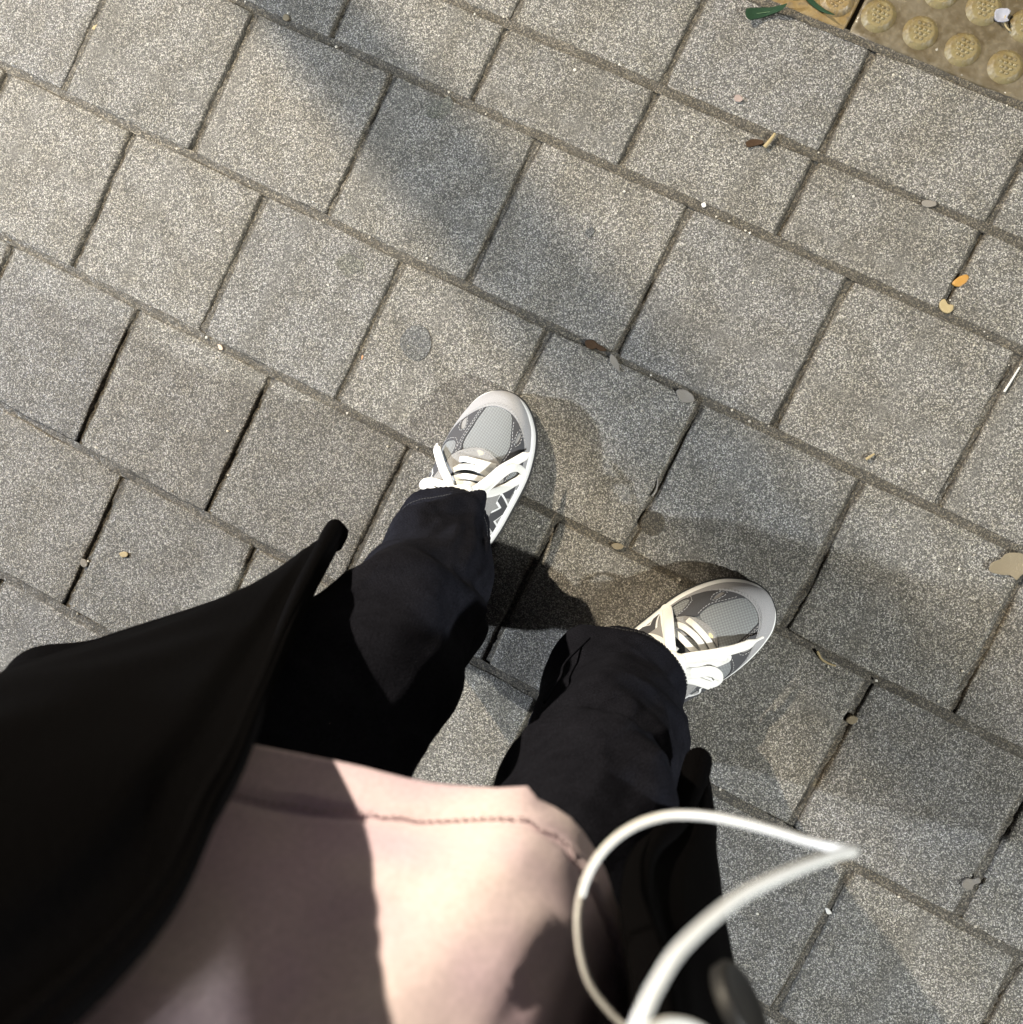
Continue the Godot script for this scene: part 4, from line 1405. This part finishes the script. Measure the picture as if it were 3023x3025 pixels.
func bit(called: String, label: String, category: String, at: Vector2, deg: float, m: Mesh, material: Material, y := 0.0008, group := "") -> void:
	var o := put(called, m, material)
	o.position = Vector3(at.x, y, at.y)
	o.rotation.y = deg_to_rad(deg)
	tag(o, label, category, group)

func stick(len_: float, r: float, bend: float) -> ArrayMesh:
	var mb := MB.new()
	tube(mb, smooth_path([Vector3(-len_ / 2, r, 0), Vector3(-len_ / 6, r * 1.4, bend), Vector3(len_ / 6, r * 1.2, bend * 0.8), Vector3(len_ / 2, r, 0)], 5), func(f): return r * (1.0 - 0.35 * f), 8)
	return mb.mesh()

func litter() -> void:
	var green := cloth(lin(0.022, 0.046, 0.026), 14.0, 0.45, 0.0, 0.02)
	var beige := cloth(lin(0.22, 0.185, 0.13), 14.0, 0.85, 0.0, 0.03)
	var pale := cloth(lin(0.22, 0.20, 0.175), 14.0, 0.85, 0.0, 0.03)
	var amber := mat(lin(0.33, 0.17, 0.035), 0.5)
	var straw := mat(lin(0.29, 0.225, 0.115), 0.65)
	var brown := cloth(lin(0.06, 0.038, 0.024), 14.0, 0.8, 0.0, 0.03)
	var white := mat(lin(0.55, 0.53, 0.49), 0.6)
	var gum_grey := concrete(Color(0.56, 0.57, 0.58), 0.05)
	var gum_dark := concrete(Color(0.47, 0.45, 0.41), 0.05)
	# the dark green leaf strip by the tactile tiles
	var leaf := thing("leaf", "crumpled dark green leaf strip lying between pavers and yellow tactile tile", "leaf", Vector3(-0.180, 0.002, -0.550), deg_to_rad(30))
	put("blade", flake([-20, -5, -8, -6, 4, -5, 16, -3, 24, -1, 17, 3, 6, 4, -6, 6, -18, 8, -22, 2], 0.0012, 0.35, 4), green, leaf)
	put("midrib", stick(0.042, 0.0006, 0.0006), mat(lin(0.06, 0.10, 0.05), 0.5), leaf).position.y = 0.0013
	bit("leaf", "thin green and straw blade lying over the edge of the yellow tile", "leaf", Vector2(-0.129, -0.578), -14, flake([-22, -2, -6, -3, 10, -2, 24, 0, 9, 2, -8, 2.5, -20, 1.5], 0.0008, 0.3, 8), green, 0.0014)
	bit("gum", "large round grey gum patch on the paver left of the left shoe", "chewing gum", Vector2(-0.385, -0.037), 20, flake([-19, -6, -12, -16, -2, -21, 10, -19, 17, -9, 19, 3, 15, 15, 6, 22, -6, 20, -14, 13, -20, 4], 0.0005, 0.0, 12), gum_grey, 0.0)
	bit("gum", "dark round gum patch between the two shoes", "chewing gum", Vector2(-0.030, 0.031), 0, flake([-13, -6, -6, -13, 4, -14, 12, -8, 14, 2, 10, 11, 1, 15, -9, 11, -14, 3], 0.0005, 0.0, 13), gum_dark, 0.0)
	bit("gum", "small grey gum spot on the paver above the left shoe", "chewing gum", Vector2(-0.251, -0.244), 0, flake([-5, -2, -1, -6, 4, -4, 5, 1, 3, 6, -2, 6, -5, 3], 0.0004, 0.0, 14), gum_grey, 0.0)
	bit("paper_scrap", "torn beige paper scrap at the right edge of the photo", "scrap", Vector2(0.340, -0.103), 28, flake([-20, -4, -10, -8, -4, -14, 8, -15, 18, -10, 24, -2, 22, 8, 12, 9, 6, 15, 0, 10, -10, 9, -22, 5], 0.0012, 0.2, 21), beige, 0.0004)
	bit("leaf_fragment", "pale dry leaf fragment at the paver corner right of the left shoe", "leaf", Vector2(-0.064, -0.118), 10, flake([-11, -3, -4, -7, 4, -6, 10, -2, 12, 3, 4, 7, -5, 5], 0.0014, 0.4, 22), pale, -0.0008)
	bit("leaf_fragment", "narrow pale leaf fragment lying in the joint beside the dark seed husk", "leaf", Vector2(-0.155, -0.118), -35, flake([-11, -1, -4, -4, 6, -3, 12, 0, 5, 3, -5, 4], 0.0012, 0.4, 23), pale, -0.0008)
	bit("husk", "dark brown broken seed husk lying in the sandy joint", "husk", Vector2(-0.184, -0.126), 8, flake([-13, -3, -5, -6, 2, -3, 8, -2, 14, 1, 7, 4, 1, 2, -4, 5, -12, 3], 0.0022, 0.3, 24), brown, -0.0018)
	bit("twig", "short pale twig stub on the upper right pavers", "twig", Vector2(-0.109, -0.421), 78, stick(0.019, 0.0024, 0.0005), straw, 0.0008)
	bit("husk", "curled brown husk beside the short pale twig stub", "husk", Vector2(-0.123, -0.412), 30, flake([-10, -2, -2, -5, 8, -2, 9, 2, 0, 3, -8, 4], 0.0018, 0.5, 25), brown, 0.0)
	bit("seed", "amber seed lying in the joint near the right edge", "seed", Vector2(0.152, -0.364), 60, flake([-9, -3, 0, -5, 8, -3, 9, 2, 2, 5, -6, 4], 0.0034, 0.1, 26), amber, -0.0035)
	bit("seed", "amber curled seed lower in the same joint, at the row line", "seed", Vector2(0.151, -0.332), -20, flake([-8, -4, -1, -3, 4, -6, 8, -1, 6, 5, -1, 7, -8, 3], 0.0030, 0.2, 27), straw, -0.0022)
	bit("splinter", "straight white wooden splinter along a joint at the right edge", "splinter", Vector2(0.249, -0.288), 86, stick(0.031, 0.0013, 0.0), white, 0.0006)
	bit("chip", "small beige stone chip right of the right shoe", "chip", Vector2(0.270, 0.129), 40, flake([-6, -2, 0, -5, 6, -2, 5, 3, -1, 5, -6, 2], 0.0030, 0.0, 28), beige, -0.0018)
	bit("twig", "bent straw coloured twig in the joint right of the right shoe", "twig", Vector2(0.214, 0.080), -12, stick(0.026, 0.0016, 0.004), straw, -0.0018)
	bit("leaf_fragment", "dry curled leaf fragment in the joint at the lower right", "leaf", Vector2(0.463, 0.230), 50, flake([-10, -3, -2, -6, 4, -3, 10, -4, 9, 2, 2, 3, -2, 7, -9, 3], 0.0030, 0.7, 29), pale, -0.0030)
	bit("petal", "crumpled white petal beside a tactile stud", "petal", Vector2(0.0585, -0.641), 10, flake([-8, -4, 0, -8, 7, -5, 6, 1, 8, 6, 1, 8, -6, 5], 0.0030, 1.2, 30), mat(lin(0.24, 0.24, 0.275), 0.7), 0.001)
	bit("stem", "yellow petal stem on the tactile tile", "stem", Vector2(0.068, -0.636), -50, stick(0.017, 0.0012, 0.003), straw, 0.0032)
	bit("chip", "pale flat chip in the row joint at the upper right", "chip", Vector2(0.082, -0.427), 15, flake([-7, -2, -1, -4, 7, -3, 8, 1, 1, 4, -6, 3], 0.0016, 0.2, 31), pale, -0.0016)
	bit("twig", "tiny straw stub on the paver right of the pale leaf fragment", "twig", Vector2(0.153, -0.146), 60, stick(0.011, 0.0017, 0.0), straw, 0.0004)
	bit("petal", "small pinkish petal on the paver below the dark green leaf", "petal", Vector2(-0.163, -0.451), 0, flake([-5, -2, 0, -4, 5, -1, 3, 3, -3, 4], 0.0010, 0.5, 32), mat(lin(0.24, 0.185, 0.165), 0.7), 0.0006)
	bit("chip", "pale crumb in the joint left of the coat tip", "chip", Vector2(-0.659, 0.407), 0, flake([-6, -3, 1, -5, 6, 0, 3, 5, -4, 4], 0.0028, 0.0, 33), pale, -0.0030)
	bit("chip", "yellowish crumb on the paver left of the coat tip", "chip", Vector2(-0.613, 0.371), 30, flake([-6, -2, 0, -4, 6, -1, 4, 3, -3, 3], 0.0016, 0.0, 34), straw, 0.0)
	bit("twig", "pale curved stem in the joint between the two shoes", "twig", Vector2(-0.047, -0.008), 100, stick(0.022, 0.0012, 0.0025), pale, -0.0012)
	bit("leaf_fragment", "small brown leaf fragment at the joint crossing between the shoes", "leaf", Vector2(-0.055, 0.074), 20, flake([-7, -1, 0, -4, 7, -2, 6, 2, -2, 4], 0.0014, 0.5, 35), beige, -0.0012)
	bit("chip", "small pale chip at the top edge on the left", "chip", Vector2(-0.719, -0.328), 0, flake([-4, -2, 1, -4, 5, 0, 2, 4, -3, 3], 0.0018, 0.0, 36), beige, -0.0008)
	bit("chip", "orange crumb in the joint left of the round grey gum", "chip", Vector2(-0.438, 0.009), 0, flake([-3, -2, 1, -3, 4, 1, 0, 3], 0.0024, 0.0, 37), mat(lin(0.45, 0.20, 0.08), 0.6), -0.0040)
	bit("petal", "yellow petal scrap in the joint at the upper left", "petal", Vector2(-0.956, -0.220), 50, flake([-6, -1, 0, -3, 6, -1, 4, 2, -3, 2], 0.0014, 0.6, 38), straw, -0.0030)
	bit("chip", "white crumb in the row joint at the top centre", "chip", Vector2(-0.144, -0.326), 0, flake([-3, -1, 0, -3, 3, 0, 1, 3, -2, 2], 0.0016, 0.0, 39), white, -0.0012)
	bit("chip", "pinkish crumb in the row joint above the coat tip", "chip", Vector2(-0.614, 0.077), 0, flake([-4, -2, 1, -3, 5, 1, 1, 3], 0.0016, 0.0, 40), mat(lin(0.5, 0.38, 0.3), 0.7), -0.0012)
	bit("chip", "white crumb beside the cable at the lower right", "chip", Vector2(0.345, 0.337), 0, flake([-4, -2, 0, -3, 5, 0, 1, 3], 0.0018, 0.0, 41), white, -0.0030)
	bit("stain", "faint dark mossy stain on the bright paver left of the round grey gum", "stain", Vector2(-0.504, -0.086), 0, flake([-15, -6, -6, -13, 5, -10, 13, -12, 16, -2, 9, 7, 3, 14, -9, 9, -17, 5], 0.0002, 0.0, 51), concrete(Color(0.60, 0.605, 0.575), 0.10), 0.0)
	bit("stain", "faint dark mossy stain inside the long shadow at the upper centre", "stain", Vector2(-0.486, -0.303), 40, flake([-16, -5, -5, -12, 6, -9, 14, -12, 18, -2, 10, 8, 2, 12, -9, 10, -16, 5], 0.0002, 0.0, 52), concrete(Color(0.60, 0.605, 0.57), 0.10), 0.0)
	# fine crumbs of stone strewn along the joints
	var rng := RandomNumberGenerator.new()
	rng.seed = 88
	var mb := MB.new()
	for k in 420:
		var p := Vector3(rng.randf_range(-1.2, 0.7), 0.0006, [-0.563, -0.4274, -0.3226, -0.124, 0.0756, 0.2764, 0.474, 0.674, 0.874][rng.randi() % 9] + rng.randfn(0.0, 0.012))
		if k % 4 == 0: p.z = rng.randf_range(-0.5, 1.0)
		var r := rng.randf_range(0.0007, 0.0019)
		var at := mb.v.size()
		var g := rng.randf_range(0.4, 1.25)
		for e in [Vector3(1, 0, 0), Vector3(0, 0, 1), Vector3(-1, 0, 0), Vector3(0, 0, -1), Vector3(0, 0.9, 0)]:
			mb.add(p + Vector3(e.x * r * rng.randf_range(0.7, 1.4), e.y * r, e.z * r * rng.randf_range(0.7, 1.4)), Vector2.ZERO, Color(g, g * 0.97, g * 0.9))
		for e in 4: mb.tri(at + 4, at + e, at + (e + 1) % 4)
	var crumb := mat(lin(0.5, 0.47, 0.42), 0.8)
	crumb.vertex_color_use_as_albedo = true
	tag(put("gravel", mb.mesh(), crumb), "fine pale grit scattered along the joints of the pavement", "grit", "", "stuff")
